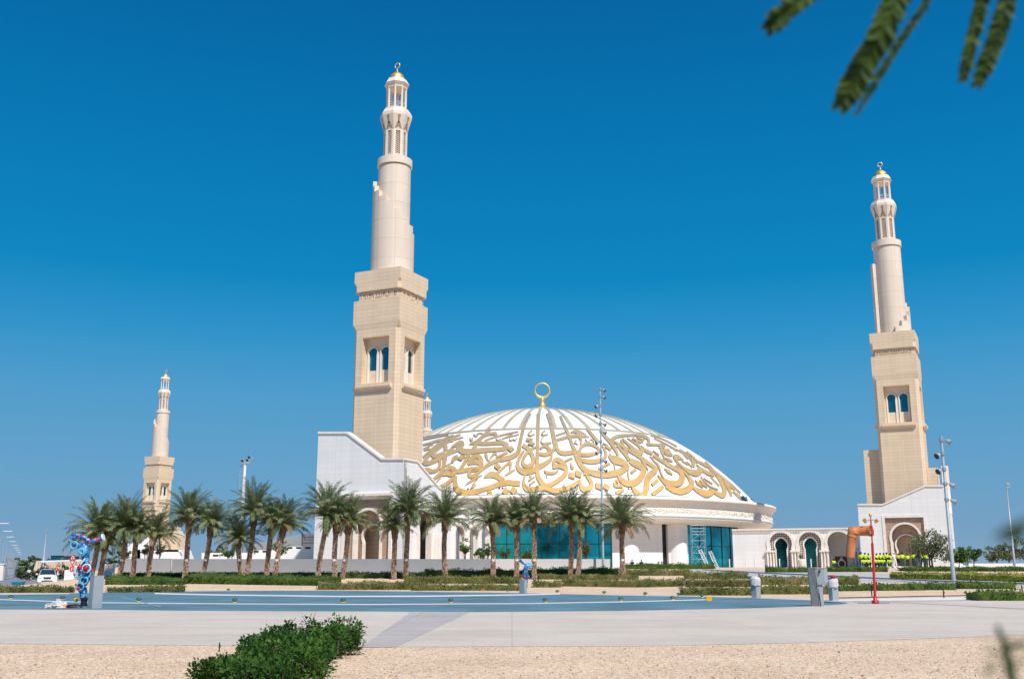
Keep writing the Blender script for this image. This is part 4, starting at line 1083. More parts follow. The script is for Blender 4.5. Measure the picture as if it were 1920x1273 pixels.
def hedge(u0, u1, vt, vb, m, label, depth=1.3, vb1=None, vt1=None, ls=.13, dens=66, name='hedge', group='clipped hedges in front of the mosque'):
    global HN; HN += 1; rr = random.Random(100 + HN)
    a = ground_hit(u0, vb); b = ground_hit(u1, vb1 if vb1 is not None else vb)
    ha = zv(vt, a.y) - a.z; hb = zv(vt1 if vt1 is not None else vt, b.y) - b.z
    ha, hb = clamp(ha, .25, 1.3), clamp(hb, .25, 1.3)
    dx, dy = b.x - a.x, b.y - a.y; ln = sqrt(dx*dx + dy*dy); e = Vector((dx/ln, dy/ln)); nb = Vector((-e.y, e.x))
    if nb.y < 0: nb = -nb
    mb = MB(); seg = max(2, int(ln/.6))
    ph = rr.random()*10
    def P(s, d, f):
        """s along, d back, f share of the height"""
        t = s/ln; h = (ha*(1-t) + hb*t)*(1 + .10*sin(s*1.9 + ph) + .07*sin(s*5.3 + ph*2) + .05*sin(s*11 + ph*3)); x = a.x + e.x*s + nb.x*d; y = a.y + e.y*s + nb.y*d
        return Vector((x, y, terrain(x, y) - .03 + h*f))
    vs = []; fs = []
    for i in range(seg + 1):
        s_ = ln*i/seg
        vs += [P(s_, .1, 0), P(s_, .07, .8), P(s_, .25, .93), P(s_, depth - .25, .93), P(s_, depth - .07, .8), P(s_, depth - .1, 0)]
    for i in range(seg):
        for k in range(5): fs.append((i*6 + k, i*6 + k + 1, i*6 + 7 + k, i*6 + 6 + k))
    fs += [tuple(range(6)), tuple(range(seg*6 + 5, seg*6 - 1, -1))]
    mb.add(vs, fs, 0)
    n = int(dens*ln*(depth + 1.0))
    if n > 9000: n = 9000
    for _ in range(n):
        s_ = rr.uniform(-.1, ln + .1); q = rr.random()
        if q < .42: d, f = rr.uniform(-.12, .12), rr.uniform(.02, 1.0)
        elif q < .9: d, f = rr.uniform(0, depth), rr.uniform(.86, 1.15)
        else: s_ = rr.choice((-.05, ln + .05)) + rr.uniform(-.08, .08); d, f = rr.uniform(0, depth), rr.uniform(.05, 1)
        leaf(mb, P(clamp(s_, 0, ln) if abs(s_ - clamp(s_, 0, ln)) > .15 else s_, d, f), ls*rr.uniform(.6, 1.4), rr, .55)
    o = mb.build(name, m, recalc=False); tag(o, label, 'hedge', group); return o
H_, HD, HY = M['hedge'], M['hedgedk'], M['hedgeyel']
hedge(-60, 128, 1098, 1111, H_, 'low sandy green hedge on the far pad rim at the left picture edge', 1.0)
hedge(196, 343, 1081, 1096, HD, 'dark green hedge behind the grey box of the left sculpture', 3.0, vb1=1096, vt1=1086)
hedge(200, 268, 1100, 1110.5, H_, 'very short low hedge just right of the grey box of the left sculpture', 1.1)
hedge(272, 330, 1097, 1110, H_, 'short rounded grey green hedge ending beside the small hose hoop', 2.0)
hedge(218, 598, 1074.5, 1081.5, HD, 'dark green strip of shrubs right at the foot of the long grey wall', 2.4)
hedge(345, 598, 1078, 1094, HD, 'long dark green hedge under the left group of palms', 4.2, vb1=1098, vt1=1085)
hedge(600, 796, 1073, 1084, HD, 'hedge below the white entrance block, topped by dark shrubs', 1.5)
hedge(596, 792, 1091, 1105.5, H_, 'hedge on the gravel below the white entrance block, lowest of three rows')
hedge(798, 1000, 1068, 1083, HD, 'dark hedge at the grey wall foot, left of the middle sculpture', 1.5)
hedge(1004, 1160, 1066, 1081, HD, 'dark hedge at the foot of the wall below the large teal glass front', 2.5)
hedge(760, 975, 1080, 1094, H_, 'middle row hedge left of the middle sculpture', 1.2)
hedge(772, 972, 1095, 1107, H_, 'lowest hedge left of the middle sculpture, reaching down to the gravel', 1.2)
hedge(1006, 1195, 1076, 1086, H_, 'thin upper hedge right of the middle sculpture', .9)
hedge(1000, 1052, 1089, 1101, H_, 'short hedge right behind the middle sculpture', 1.1)
hedge(1056, 1280, 1085, 1099, H_, 'hedge on the gravel right of the middle sculpture, third row', 1.2)
hedge(1165, 1340, 1056.5, 1066.5, HD, 'dark straight hedge in front of the glass with the scaffold', 1.0, ls=.13)
hedge(1165, 1294, 1067, 1079, H_, 'hedge below the white round wall between the lone palm and the lane', 1.5)
hedge(1283, 1400, 1072, 1085, H_, 'low hedge pointing at the start of the pale lane', 1.2)
hedge(1284, 1411, 1086, 1100, H_, 'hedge just left of the wrapped grey bollard, upper row', 1.2)
hedge(1282, 1412, 1100, 1116, H_, 'hedge just left of the wrapped grey bollard, lower row at the pad rim', 1.4)
hedge(1430, 1611, 1081, 1096, H_, 'hedge behind the grey cabinet, above the gravel', 1.2)
hedge(1430, 1560, 1098, 1114, H_, 'low hedge behind the grey cabinet at the pad rim', 1.3)
hedge(1440, 1522, 1063, 1073, HD, 'dark hedge in front of the two screened arches', 1.2, ls=.13)
hedge(1556, 1665, 1062.5, 1072, HD, 'dark hedge at the feet of the left half of the worker group', 1.2, ls=.13)
hedge(1576, 1735, 1097, 1108, HD, 'dark leafy hedge crossed by the red pole', 1.2, vb1=1106.5, vt1=1093)
hedge(1738, 1792, 1093, 1106, HD, 'short dark hedge ending at the foot of the big floodlight mast', 1.2)
hedge(1805, 1906, 1092, 1104, HD, 'dark hedge right of the floodlight mast foot', 1.2)
hedge(1670, 1940, 1072.5, 1084, HY, 'long yellow green hedge along the lane on the right', 2.2, vb1=1092, vt1=1076)
hedge(1705, 1940, 1063.5, 1071, HD, 'upper green hedge on the lawn at the right, behind the yellow green one', 3.0, ls=.14)
hedge(1838, 1960, 1107, 1126, HD, 'dark leafy hedge nearest the camera at the right picture edge', 1.6)

# ================================================================ DATE PALMS
def crown_mesh(seed, nf=50, ln=2.8):
    rr = random.Random(seed); mb = MB()
    for i in range(nf):
        t = i/nf; az = i*2.39996 + rr.uniform(-.25, .25)
        el = R(86 - 84*t**1.15 + rr.uniform(-9, 9)); Ln = ln*rr.uniform(.85, 1.12)*(1 - .12*t); old = i > nf - 3
        h = Vector((cos(az), sin(az), 0)); p = Vector((0, 0, 0)) + h*.12; ang = el; ns = 16; pts = [p.copy()]
        droop = R(rr.uniform(2.4, 4.8))*(1.15 if t > .3 else .8)
        for k in range(ns):
            st = Ln/ns; p = p + (h*cos(ang) + Vector((0, 0, 1))*sin(ang))*st; ang -= droop*(.5 + 1.3*k/ns); pts.append(p.copy())
        mi = 1 if old else 0
        mb.tube(pts, [.035*(1 - .85*k/ns) for k in range(ns + 1)], 4, mi, caps=False)
        side = Vector((-sin(az), cos(az), 0)); npair = 46; rr2 = rr.random
        for k in range(npair):
            f = .10 + .90*(k + rr2()*.5)/npair; q = f*ns; j = min(int(q), ns - 1); fr = q - j
            c = pts[j]*(1-fr) + pts[j+1]*fr; tn = (pts[j+1] - pts[j]).normalized(); up = side.cross(tn).normalized()
            L_ = (.46*sin(pi*clamp(.15 + .8*f))**.6)*rr.uniform(.85, 1.1) + .06
            for s_ in (-1, 1):
                dirv = (tn*(.75 + .4*f) + side*s_*rr.uniform(.55, .85) + up*rr.uniform(-.15, .75)).normalized()
                wv = dirv.cross(up).normalized()*.0145
                e = c + dirv*L_ - Vector((0, 0, 1))*.03*rr2()
                mb.add([c - wv, c + dirv*L_*.4 - wv*1.3, e, c + dirv*L_*.4 + wv*1.3], [(0, 1, 2, 3)], mi)
    # fibrous heart and a few fruit stalks
    return mb
CROWNS = []
for k in range(5):
    o = crown_mesh(40 + k, nf=(66, 58, 70, 62, 54)[k]).build('crown', [M['frond'], M['frondold']], recalc=False); CROWNS.append(o.data); COL.objects.unlink(o)
def palm(u, vb, vtop, hw, label, lean=0., k=0, sign=False, depth=None, tr=.175):
    rr = random.Random(int(u)*7 + 1)
    g = ground_hit(u, vb); 
    if depth: g = at(u, vb, depth); g.z = terrain(g.x, g.y)
    if g.y > 90: s = 90/g.y; g = Vector((g.x*s, 90, terrain(g.x*s, 90)))
    Y = g.y; zt = zv(vtop, Y); sc_ = hw/50*Y/88*1.04
    hc = 2.35*sc_                           # crown rises this much over the top of the trunk
    ht = zt - hc - g.z
    root = empty('date_palm', g, rr.uniform(0, 6), label, 'palm tree', 'date palms in front of the mosque')
    rz = root.rotation_euler.z; lx = lean*Y/F; lv = Vector((lx*cos(-rz), lx*sin(-rz), 0))
    t = MB(); nr = int(ht/.115); ring = 12
    def ax(z):
        f = clamp(z/ht); return lv*f + Vector((.05*sin(z*1.1 + u), .05*cos(z*.9 + u), 0))
    def rad(z):
        f = z/ht; return tr*(1.12 - .12*f if f < .8 else 1.02 + .55*(f - .8)/.2)
    t.tube([ax(ht*i/14) + Vector((0, 0, ht*i/14 - .1)) for i in range(15)] + [ax(ht) + Vector((0, 0, ht + .35))], [rad(ht*i/14)*.92 for i in range(15)] + [tr*.7], ring, 0)
    for i in range(nr):
        z = i*.115; nb = 9; r = rad(z); c = ax(z)
        for j in range(nb):
            a = 2*pi*(j + .5*(i % 2))/nb + i*.13; wd = pi/nb*.92; out_ = (.045 if z < ht*.78 else .10)*rr.uniform(.7, 1.3); dz = .10 if z < ht*.78 else .2
            p = [Vector((r*.9*cos(a - wd), r*.9*sin(a - wd), z)), Vector((r*.9*cos(a + wd), r*.9*sin(a + wd), z)), Vector(((r + out_)*cos(a), (r + out_)*sin(a), z + dz)), Vector((r*.9*cos(a), r*.9*sin(a), z + dz*1.2)), Vector(((r + out_*.4)*cos(a), (r + out_*.4)*sin(a), z - .02))]
            p = [q + c for q in p]
            t.add(p, [(0, 4, 2), (4, 1, 2), (0, 2, 3), (1, 3, 2)], 1 if z < ht*.80 and rr.random() < .55 else 0)
    T = t.build('trunk', [M['bark'], M['barkpale']], root, recalc=False)
    if sign:
        b = MB(); b.lathe([(tr*1.18, 1.5), (tr*1.18, 1.68)], 12, 0, a0=-pi/2 - rz - .7, a1=-pi/2 - rz + .7, cx=ax(1.5).x, cy=ax(1.5).y); b.build('tag', M['whitepaint'], T, recalc=False)
    c = bpy.data.objects.new('crown', CROWNS[k % 5]); COL.objects.link(c); c.parent = root
    c.location = ax(ht) + Vector((0, 0, ht + .1)); c.scale = (sc_*rr.uniform(.94, 1.06), sc_*rr.uniform(.94, 1.06), sc_*rr.uniform(.92, 1.1)); c.rotation_euler = (rr.uniform(-.12, .12), rr.uniform(-.12, .12), rr.uniform(0, 6))
    return root
PALMS = [
 (172, 1082, 943, 58, 'leftmost date palm, rising behind the blue sculpture', 6, 0, 0), (187, 1083, 985, 34, 'small date palm crowded between the leftmost palm and its tall neighbour', 4, 1, 0),
 (222, 1084, 934, 52, 'tall dark trunked date palm at the left end of the grey wall', 10, 2, 1), (247, 1082, 962, 36, 'slim date palm just right of the tall dark trunked one', 4, 3, 0),
 (277, 1082, 958, 44, 'date palm standing straight below the distant minaret', 6, 4, 0), (345, 1085, 917, 54, 'tallest date palm of the left group, with thick dark trunk and a white tag', 5, 0, 1),
 (379, 1080, 938, 46, 'date palm right behind the tallest one of the left group', 12, 1, 1), (453, 1079, 968, 42, 'low date palm with crown half hidden by the leaning one', -10, 2, 1),
 (463, 1082, 910, 50, 'leaning date palm in front of the stadium light mast', 8, 3, 0), (500, 1077, 938, 40, 'date palm with reddish trunk left of the white house', 5, 4, 0),
 (515, 1077, 940, 44, 'last date palm of the left group, in front of the small round tree', 12, 0, 1), (596, 1080, 911, 52, 'date palm covering the left edge of the white entrance block', 12, 1, 0),
 (628, 1072, 944, 34, 'thin date palm behind two others at the entrance block', -2, 2, 1), (643, 1072, 936, 42, 'date palm just left of the entrance arch', 8, 3, 1),
 (740, 1067, 950, 38, 'thin date palm at the corner of the entrance block, behind the largest one', -2, 4, 0), (762, 1076, 901, 56, 'largest date palm, at the corner of the entrance block', 0, 0, 1),
 (834, 1069, 923, 50, 'date palm with drooping fronds in front of the arcade', -1, 1, 0), (926, 1073, 931, 46, 'date palm left of the teal glass front', -4, 2, 1),
 (968, 1065, 940, 36, 'yellowish date palm in front of the left panes of teal glass', 1, 3, 1), (1003, 1069, 924, 42, 'date palm directly behind the middle sculpture', -3, 4, 1),
 (1070, 1071, 919, 52, 'date palm with full dark crown in front of the teal glass', 3, 0, 0), (1082, 1063, 936, 42, 'slimmer date palm touching the full crowned one in front of the teal glass', 10, 1, 0),
 (1167, 1068, 929, 50, 'rightmost date palm, standing alone beside the tall spotlight mast', 2, 2, 1)]
for u, vb, vt, hw, lb, ln_, k, sg in PALMS: palm(u, vb, vt, hw, lb, ln_, k, bool(sg))

# ================================================================ OTHER TREES
def tree(u, vb, vt, hw, label, m, Y, n=900, name='tree', open_=.6, trunk=.35, ls=.16, seed=1, group=None, stems=1):
    rr = random.Random(seed*13 + int(u)); g = at(u, vb, Y); g.z = terrain(g.x, g.y); H = zv(vt, Y) - g.z; Rw = hw*Y/F
    root = empty(name, g, 0, label, 'tree', group)
    t = MB(); tips = []
    for s_ in range(stems):
        b0 = Vector((rr.uniform(-.2, .2)*(stems > 1), rr.uniform(-.1, .1), -.1)); top = Vector((rr.uniform(-.15, .15)*H*.3, rr.uniform(-.1, .1), H*trunk)) + b0
        t.tube([b0, (b0 + top)/2 + Vector((.04*H*rr.uniform(-1, 1), 0, 0)), top], [H*.028, H*.022, H*.017], 7)
        nl = 7 if stems == 1 else 4
        for i in range(nl):
            a = 2*pi*i/nl + rr.random(); d = Vector((cos(a)*Rw*rr.uniform(.35, .75), sin(a)*Rw*rr.uniform(.35, .75), (H - H*trunk)*rr.uniform(.2, .75)))
            mid = top + d*.5 + Vector((0, 0, .06*H)); t.tube([top, mid, top + d], [H*.014, H*.009, H*.004], 5); tips.append(top + d); tips.append(mid)
            for _ in range(2):
                e = top + d*rr.uniform(.6, .9) + rnd_dir(rr)*Rw*.35; t.tube([mid, e], [H*.006, H*.003], 4); tips.append(e)
    t.build('trunk', M['wood'], root)
    c = MB(); zc = H*(trunk + 1)/2 + .03*H
    cl = [(tp, Rw*rr.uniform(.22, .38)) for tp in tips]
    for i in range(14):
        d = rnd_dir(rr); cl.append((Vector((d.x*Rw*.72, d.y*Rw*.72, H*.5*(1 + trunk) + d.z*H*(1 - trunk)*.40)), Rw*rr.uniform(.2, .36)))
    per = max(4, int(n/len(cl)))
    for p, r in cl: clump(c, p, r, per, ls, rr, (1, 1, .8), open_)
    c.build('crown', m, root, recalc=False); return root
GT = 'trees on the lawn at the right'
tree(1748, 1066, 994, 48, 'grey green airy tree in front of the gate block portal', M['olive'], 112, 2600, open_=.25, trunk=.36, ls=.26, seed=2, group=GT, stems=3)
tree(1801, 1067, 1027, 26, 'bright green small tree just right of the grey green one, by the mast', M['tree'], 112, 1500, open_=.3, trunk=.4, ls=.3, seed=3, group=GT)
tree(1828, 1066, 1023, 16, 'round topped small tree on a thin trunk in the open lawn', M['tree'], 118, 900, open_=.3, trunk=.45, ls=.3, seed=4, group=GT)
for i, (u, vt, hw, lb) in enumerate([(1868, 1020, 22, 'dark bushy tree behind the low white wall, left one'), (1893, 1014, 20, 'dark bushy tree behind the low white wall, under the thin lamp post'), (1925, 1002, 28, 'dark bushy tree cut by the right picture edge'), (1790, 1034, 24, 'wide green bush behind the mast, at the end of the gate block')]):
    tree(u, 1062, vt, hw, lb, M['olive'], 150, 1000, open_=.3, trunk=.25, ls=.36, seed=10 + i, group='dark trees at the right edge')
for i, (u, vt, hw, lb) in enumerate([(430, 1020, 17, 'small leafy tree behind the wall left of the leaning palm'), (526, 1010, 17, 'small round tree behind the wall beside the last palm of the left group'), (873, 1008, 12, 'small frangipani in front of the arcade'), (897, 1023, 13, 'low bright frangipani at the last arch of the arcade'), (946, 1024, 15, 'frangipani with white flowers at the left end of the teal glass'), (993, 1028, 12, 'small frangipani behind the wall in front of dark glass'), (912, 1016, 8, 'bare thin frangipani between the arcade and the glass'), (1100, 1012, 10, 'thin orange leaved frangipani before the right panes of teal glass'), (273, 1015, 8, 'thin young tree behind the wall under the distant minaret'), (297, 1013, 12, 'second thin young tree under the distant minaret')]):
    tree(u, 1062, vt, hw, lb, M['tree'] if i not in (7, 8, 9) else M['olive'], 102, 420, name='small_tree', open_=.35, trunk=.45, ls=.22, seed=30 + i, group='small trees behind the wall', stems=2)
rr = random.Random(77)
far = [(12, 1046, 9), (30, 1043, 8), (44, 1046, 9), (57, 1039, 10), (68, 1042, 9), (86, 1046, 9), (101, 1048, 10), (118, 1044, 11), (134, 1047, 10), (204, 1025, 14), (226, 1020, 15), (240, 1030, 12), (398, 1024, 11), (410, 1019, 11), (150, 1043, 12)]
pl_ = ['left of the lamp row', 'among the lamp posts', 'above the road end', 'tallest of the dark trees above the walking man', 'above the pale tent', 'above the tan shelter', 'above the far red sign', 'above the middle red sign', 'above the nearest red sign', 'between the two leftmost palms', 'seen through the fronds of the tall dark trunked palm', 'beside the base of the distant minaret', 'left of the leaning palm', 'taller, left of the leaning palm', 'behind the blue sculpture']
for i, (u, vt, hw) in enumerate(far):
    tree(u, 1072, vt, hw, 'distant dark tree ' + pl_[i], M['olive'] if i % 2 else M['tree'], 240 if u < 180 or u > 300 else 170, 420, name='distant_tree', open_=.3, trunk=.2, ls=.75 if u < 180 or u > 300 else .5, seed=60 + i, group='trees on the left horizon')
for i, (u, vt) in enumerate([(40, 1056), (52, 1058), (70, 1057), (84, 1060), (100, 1059), (118, 1056)]):
    tree(u, 1079, vt, 11, 'round olive bush by the pale tents, ' + ('far left one', 'second one behind the walking man', 'behind the roof of the white car, left one', 'directly behind the white car', 'between the two farther red signs', 'left of the nearest red sign')[i], M['olive'], 165, 500, name='bush', open_=.5, trunk=.05, ls=.45, seed=90 + i, group='bushes beside the road')
# foreground bush
def big_bush():
    rr = random.Random(5); root = empty('bush', (-3.5, 17, 0), 0, 'glossy dark green bush in the foreground at the bottom of the picture', 'bush')
    st = MB(); lf = MB()
    a = ground_hit(640, 1226); b = ground_hit(430, 1300); cl = []
    spine = [(640, 1217, .42, .55), (618, 1220, .50, .62), (590, 1224, .50, .66), (560, 1229, .46, .62), (532, 1233, .42, .6), (508, 1238, .38, .52), (488, 1246, .32, .46), (600, 1234, .42, .6), (570, 1244, .42, .62), (540, 1252, .40, .6), (512, 1262, .34, .5), (630, 1228, .36, .5), (545, 1268, .36, .5), (575, 1256, .36, .5), (470, 1264, .2, .34), (430, 1272, .14, .28), (395, 1277, .12, .25), (520, 1278, .3, .45), (450, 1282, .2, .35), (490, 1290, .26, .45), (560, 1284, .34, .45)]
    for u, v, h, r in spine:
        g = ground_hit(u, v)
        for i in range(22):
            d = rnd_dir(rr); p = Vector((g.x + d.x*r*.62, g.y + d.y*r*.62, max(.02, h*.46 + d.z*h*.45))); cl.append(p)
    for p in cl:
        for j in range(3):
            q = p + rnd_dir(rr)*.10; st.tube([Vector((q.x, q.y, max(0, q.z - .2))), q], [.006, .003], 4, caps=False)
            n = rr.randint(13, 19); up = (rnd_dir(rr)*.6 + Vector((0, 0, 1))).normalized()
            for k in range(n):
                d = (rnd_dir(rr) + up*.5).normalized(); s = rr.uniform(.04, .08); o = q + d*rr.uniform(.02, .12); side = d.cross(up)
                if side.length < .05: continue
                side.normalize(); nrm = side.cross(d)*.12*s; tip = o + d*s
                lf.add([o, o + d*s*.35 + side*s*.27 + nrm, o + d*s*.7 + side*s*.26 + nrm, tip, o + d*s*.7 - side*s*.26 + nrm, o + d*s*.35 - side*s*.27 + nrm], [(0, 1, 2, 3), (0, 3, 4, 5)], 0)
    for o_ in (lf.build('leaves', M['bush'], root, recalc=False), st.build('stems', M['wood'], root, recalc=False)): o_.location = (3.5, -17, 0)
big_bush()
gr = MB(); rr = random.Random(9)
for i in range(2600):
    u = 430 + rr.gauss(0, 13); v = 1256 + rr.gauss(0, 6); g = ground_hit(u, max(1230, min(1300, v))); leaf(gr, (g.x, g.y, g.z + rr.uniform(.01, .16)), rr.uniform(.02, .05), rr, .35)
tag(gr.build('weed', mat_leaf('pale weeds', (.10, .13, .05), (.18, .20, .09), (.26, .26, .14), 9.), recalc=False), 'pale grey green weed growing at the left foot of the foreground bush', 'plant')
# loose stones on the near gravel
st = MB(); rr = random.Random(21)
for i in range(9000):
    y = 12.5 + 9.5*rr.random()**1.15; x = rr.uniform(-.56, .56)*y
    if y > 20.2 + .06*x: continue
    s = rr.uniform(.006, .02)*(1.8 if rr.random() < .04 else 1); a = rr.uniform(0, 6.3)
    p = [(s*cos(a + k*2.1)*rr.uniform(.7, 1.2), s*sin(a + k*2.1)*rr.uniform(.7, 1.2)) for k in range(3)]
    st.add([(x + q[0], y + q[1], 0) for q in p] + [(x + q[0]*.5, y + q[1]*.5, s*.8) for q in p], [(0, 1, 4, 3), (1, 2, 5, 4), (2, 0, 3, 5), (3, 4, 5)], rr.choice((0, 0, 0, 1)))
tag(st.build('gravel_stones', [mat('peach pebble', (.60, .46, .34), .9, var=.3, scale=40.), mat('brown pebble', (.33, .23, .17), .9, var=.3, scale=40.)], recalc=False), 'loose peach gravel stones in the foreground', 'gravel', kind='stuff')
# ================================================================ GARDEN WALL
def wallseg(name, pts, ztop_, th, m, label, zb=.3):
    mb = MB(); n = len(pts); vs = []
    for i, p in enumerate(pts):
        a = pts[max(0, i-1)]; b = pts[min(n-1, i+1)]; d = Vector((b[0]-a[0], b[1]-a[1])).normalized(); q = Vector((-d.y, d.x))*th
        vs += [(p[0], p[1], zb), (p[0], p[1], ztop_), (p[0] + q.x, p[1] + q.y, ztop_), (p[0] + q.x, p[1] + q.y, zb)]
    fs = []
    for i in range(n-1):
        for k in range(4): fs.append((i*4 + k, i*4 + (k+1) % 4, i*4 + 4 + (k+1) % 4, i*4 + 4 + k))
    fs += [(0, 3, 2, 1), ((n-1)*4, (n-1)*4+1, (n-1)*4+2, (n-1)*4+3)]
    mb.add(vs, fs, 0); return tag(mb.build(name, m), label, 'wall')
def wx(u, Y): return xu(u, 1060, Y)
zwall = zv(1047.5, 98)
wallseg('garden_wall', [(wx(322, 98.3), 98.3), (wx(615, 98.2), 98.2), (wx(922, 98.0), 98.0)], zwall, .3, M['wallgrey'], 'long blue grey garden wall behind the left group of palms', .2)
M['wallpale'] = mat('pale garden wall face', (.60, .59, .59), .8, var=.05, scale=.6, bump=.15)  # lighter base colour than the left stretch of wall
wallseg('garden_wall', [(wx(924, 98.0), 98.0), (wx(1040, 98.2), 98.2), (wx(1144, 98.4), 98.4)], zwall, .3, M['wallpale'], 'pale garden wall in front of the teal glass', .2)
M['walldark'] = mat('garden wall with painted shade', (.33, .335, .36), .8, var=.05, scale=.6, bump=.15)  # shade of the left return is put into this base colour
wallseg('garden_wall', [(wx(228, 97.6), 97.6), (wx(320, 98.2), 98.2)], zwall + .04, .3, M['walldark'], 'darker return of the garden wall at its left end', -.1)
wallseg('white_wall', [(wx(186, 95), 95.), (wx(214, 95), 95.)], zv(1057, 95), .3, M['whitepaint'], 'small white wall seen between two palms left of the garden wall', -.1)
wallseg('white_wall', [(wx(1816, 128), 128.), (wx(1975, 126), 126.)], zv(1056, 128), .3, M['whitepaint'], 'low white wall at the right edge behind the green hedges', .8)
wallseg('white_wall', [(wx(122, 100), 100.), (wx(141, 100), 100.), (wx(158, 104), 104.)], zv(1068, 100), .3, M['whitepaint'], 'low stepped white wall beside the road sign behind the blue sculpture', -.1)
# ================================================================ BACKGROUND BUILDINGS, LEFT
Yb = 138.
b = empty('background_building', (0, Yb, 0), 0, 'long white low building with a slanting grey roof left of the entrance block', 'building')
def px_prism(mb, pl, Y, dep, mi=0):
    pts = [(xu(u, v, Y), zv(v, Y)) for u, v in pl]; mb.plate(pts, [], lambda a, z, d: (a, d, z), dep, mi)
w = MB(); px_prism(w, [(378, 1064), (378, 1036), (470, 1036), (470, 1031), (540, 1031), (540, 1024), (600, 1024), (600, 1064)], Yb, 8); w.build('wall', M['whitepaint'], b)
w = MB(); px_prism(w, [(467, 1031), (467, 1022), (533, 1009), (569, 1001), (569, 1024), (540, 1024), (540, 1031)], Yb + .6, 7); w.build('roof', M['wallgrey'], b)
w = MB(); px_prism(w, [(566, 1024), (566, 1000.5), (602, 1000.5), (602, 1024)], Yb - .05, 6)
for v in (1006, 1011, 1017): px_prism(w, [(565, v + 1), (565, v), (603, v), (603, v + 1)], Yb - .25, .2)
w.build('stepped_block', M['cream'], b)
for u in (404, 425, 480, 497, 543, 560, 577):
    w = MB(); v = 1026.5 if u > 540 else (1033.5 if u > 470 else 1041); px_prism(w, [(u - 5, v + 2), (u - 5, v - 1.5), (u + 5, v - 1.5), (u + 5, v + 2)], Yb - .06, .1); w.build('window', M['greypaint'], b)
b = empty('base_building', (0, 300, 0), 0, 'beige and white stepped base of the distant minaret, half hidden by palms', 'building')
w = MB(); px_prism(w, [(240, 1070), (240, 1018), (262, 1018), (262, 1005), (300, 1005), (300, 1070)], 300, 14); w.build('wall', M['white'], b)
w = MB(); px_prism(w, [(296, 1070), (296, 1030), (332, 1030), (339, 1050), (339, 1070)], 299, 12); w.build('side_wall', M['whitepaint'], b)
w = MB(); px_prism(w, [(300, 1032), (300, 995), (318, 985), (331, 1005), (336, 1032)], 301, 10); px_prism(w, [(252, 1070), (252, 1030), (262, 1030), (262, 1070)], 299.5, .4); w.build('buttress', M['tan'], b)
w = MB(); px_prism(w, [(296, 1034), (296, 1031), (338, 1031), (338, 1034)], 298.5, 1); w.build('ledge', M['cream'], b)
# tan shelter with white sails
b = empty('shelter', (0, 190, 0), 0, 'tan shelter with pale sail roofs beside the road behind the white car', 'shelter')
w = MB(); px_prism(w, [(62, 1070), (68, 1051), (74, 1051), (100, 1052), (160, 1050), (160, 1070)], 190, 5); w.build('wall', M['tan'], b)
w = MB()
def tri_(pl, Y0, Y1): w.add([at(u, v, Y) - Vector((0, 190, 0)) for (u, v), Y in zip(pl, Y0)], [tuple(range(len(pl)))], 0)
tri_([(52, 1066), (58, 1053), (66, 1055)], (186, 188, 192), 0); tri_([(72, 1051), (80, 1052), (93, 1062), (88, 1062)], (188, 190, 184, 186), 0); tri_([(74, 1051), (160, 1048), (160, 1050.5), (78, 1054)], (188, 188, 184, 186), 0)
w.build('sail_roof', M['whitepaint'], b, recalc=False)
for u in (70, 84, 118, 143):
    w = MB(); p = at(u, 1053, 188); w.tube([(p.x, -2, -.1), (p.x, -2, p.z)], .12, 6); w.build('post', M['cream'], b)
b = empty('pale_blue_building', (0, 420, 0), 0, 'pale blue flat roofed building on the horizon above the road signs', 'building')
w = MB(); px_prism(w, [(95, 1062), (95, 1041), (120, 1041), (120, 1062)], 420, 15); w.build('wall', M['bluegl'], b)
w = MB(); px_prism(w, [(94, 1042), (94, 1039.5), (122, 1039.5), (122, 1042)], 419, 17); w.build('roof', M['wallgrey'], b)
# gate pillars, fence posts
for u, v0, v1, Y, lb in ((2, 1056, 1090, 150, 'cream gate pillar at the left picture edge'), (38.5, 1061, 1080, 200, 'cream gate pillar at the far end of the post fence')):
    w = MB(); p = at(u, v1, Y); x = p.x; zt = zv(v0, Y); w.box(x - .28, x + .28, Y - .28, Y + .28, -.1, zt - .15); w.box(x - .36, x + .36, Y - .36, Y + .36, zt - .15, zt); tag(w.build('gate_pillar', M['cream']), lb, 'pillar', None)
fe = empty('fence', (0, 0, 0), 0, 'tall pale blue steel fence running along the left side of the road', 'fence')
for i in range(12):
    Y = 150 + i*7.; u = 8 + i*2.3; x = xu(u, 1060, Y); w = MB(); w.box(x - .07, x + .07, Y - .07, Y + .07, -.1, 3.4 - .0*i); w.build('post', M['palesteel'], fe)
w = MB()
for z in (.5, 1.7, 3.1): w.tube([(xu(8, 1060, 150), 150, z), (xu(8 + 11*2.3, 1060, 227), 227, z)], .05, 4)
w.build('rail', M['palesteel'], fe)
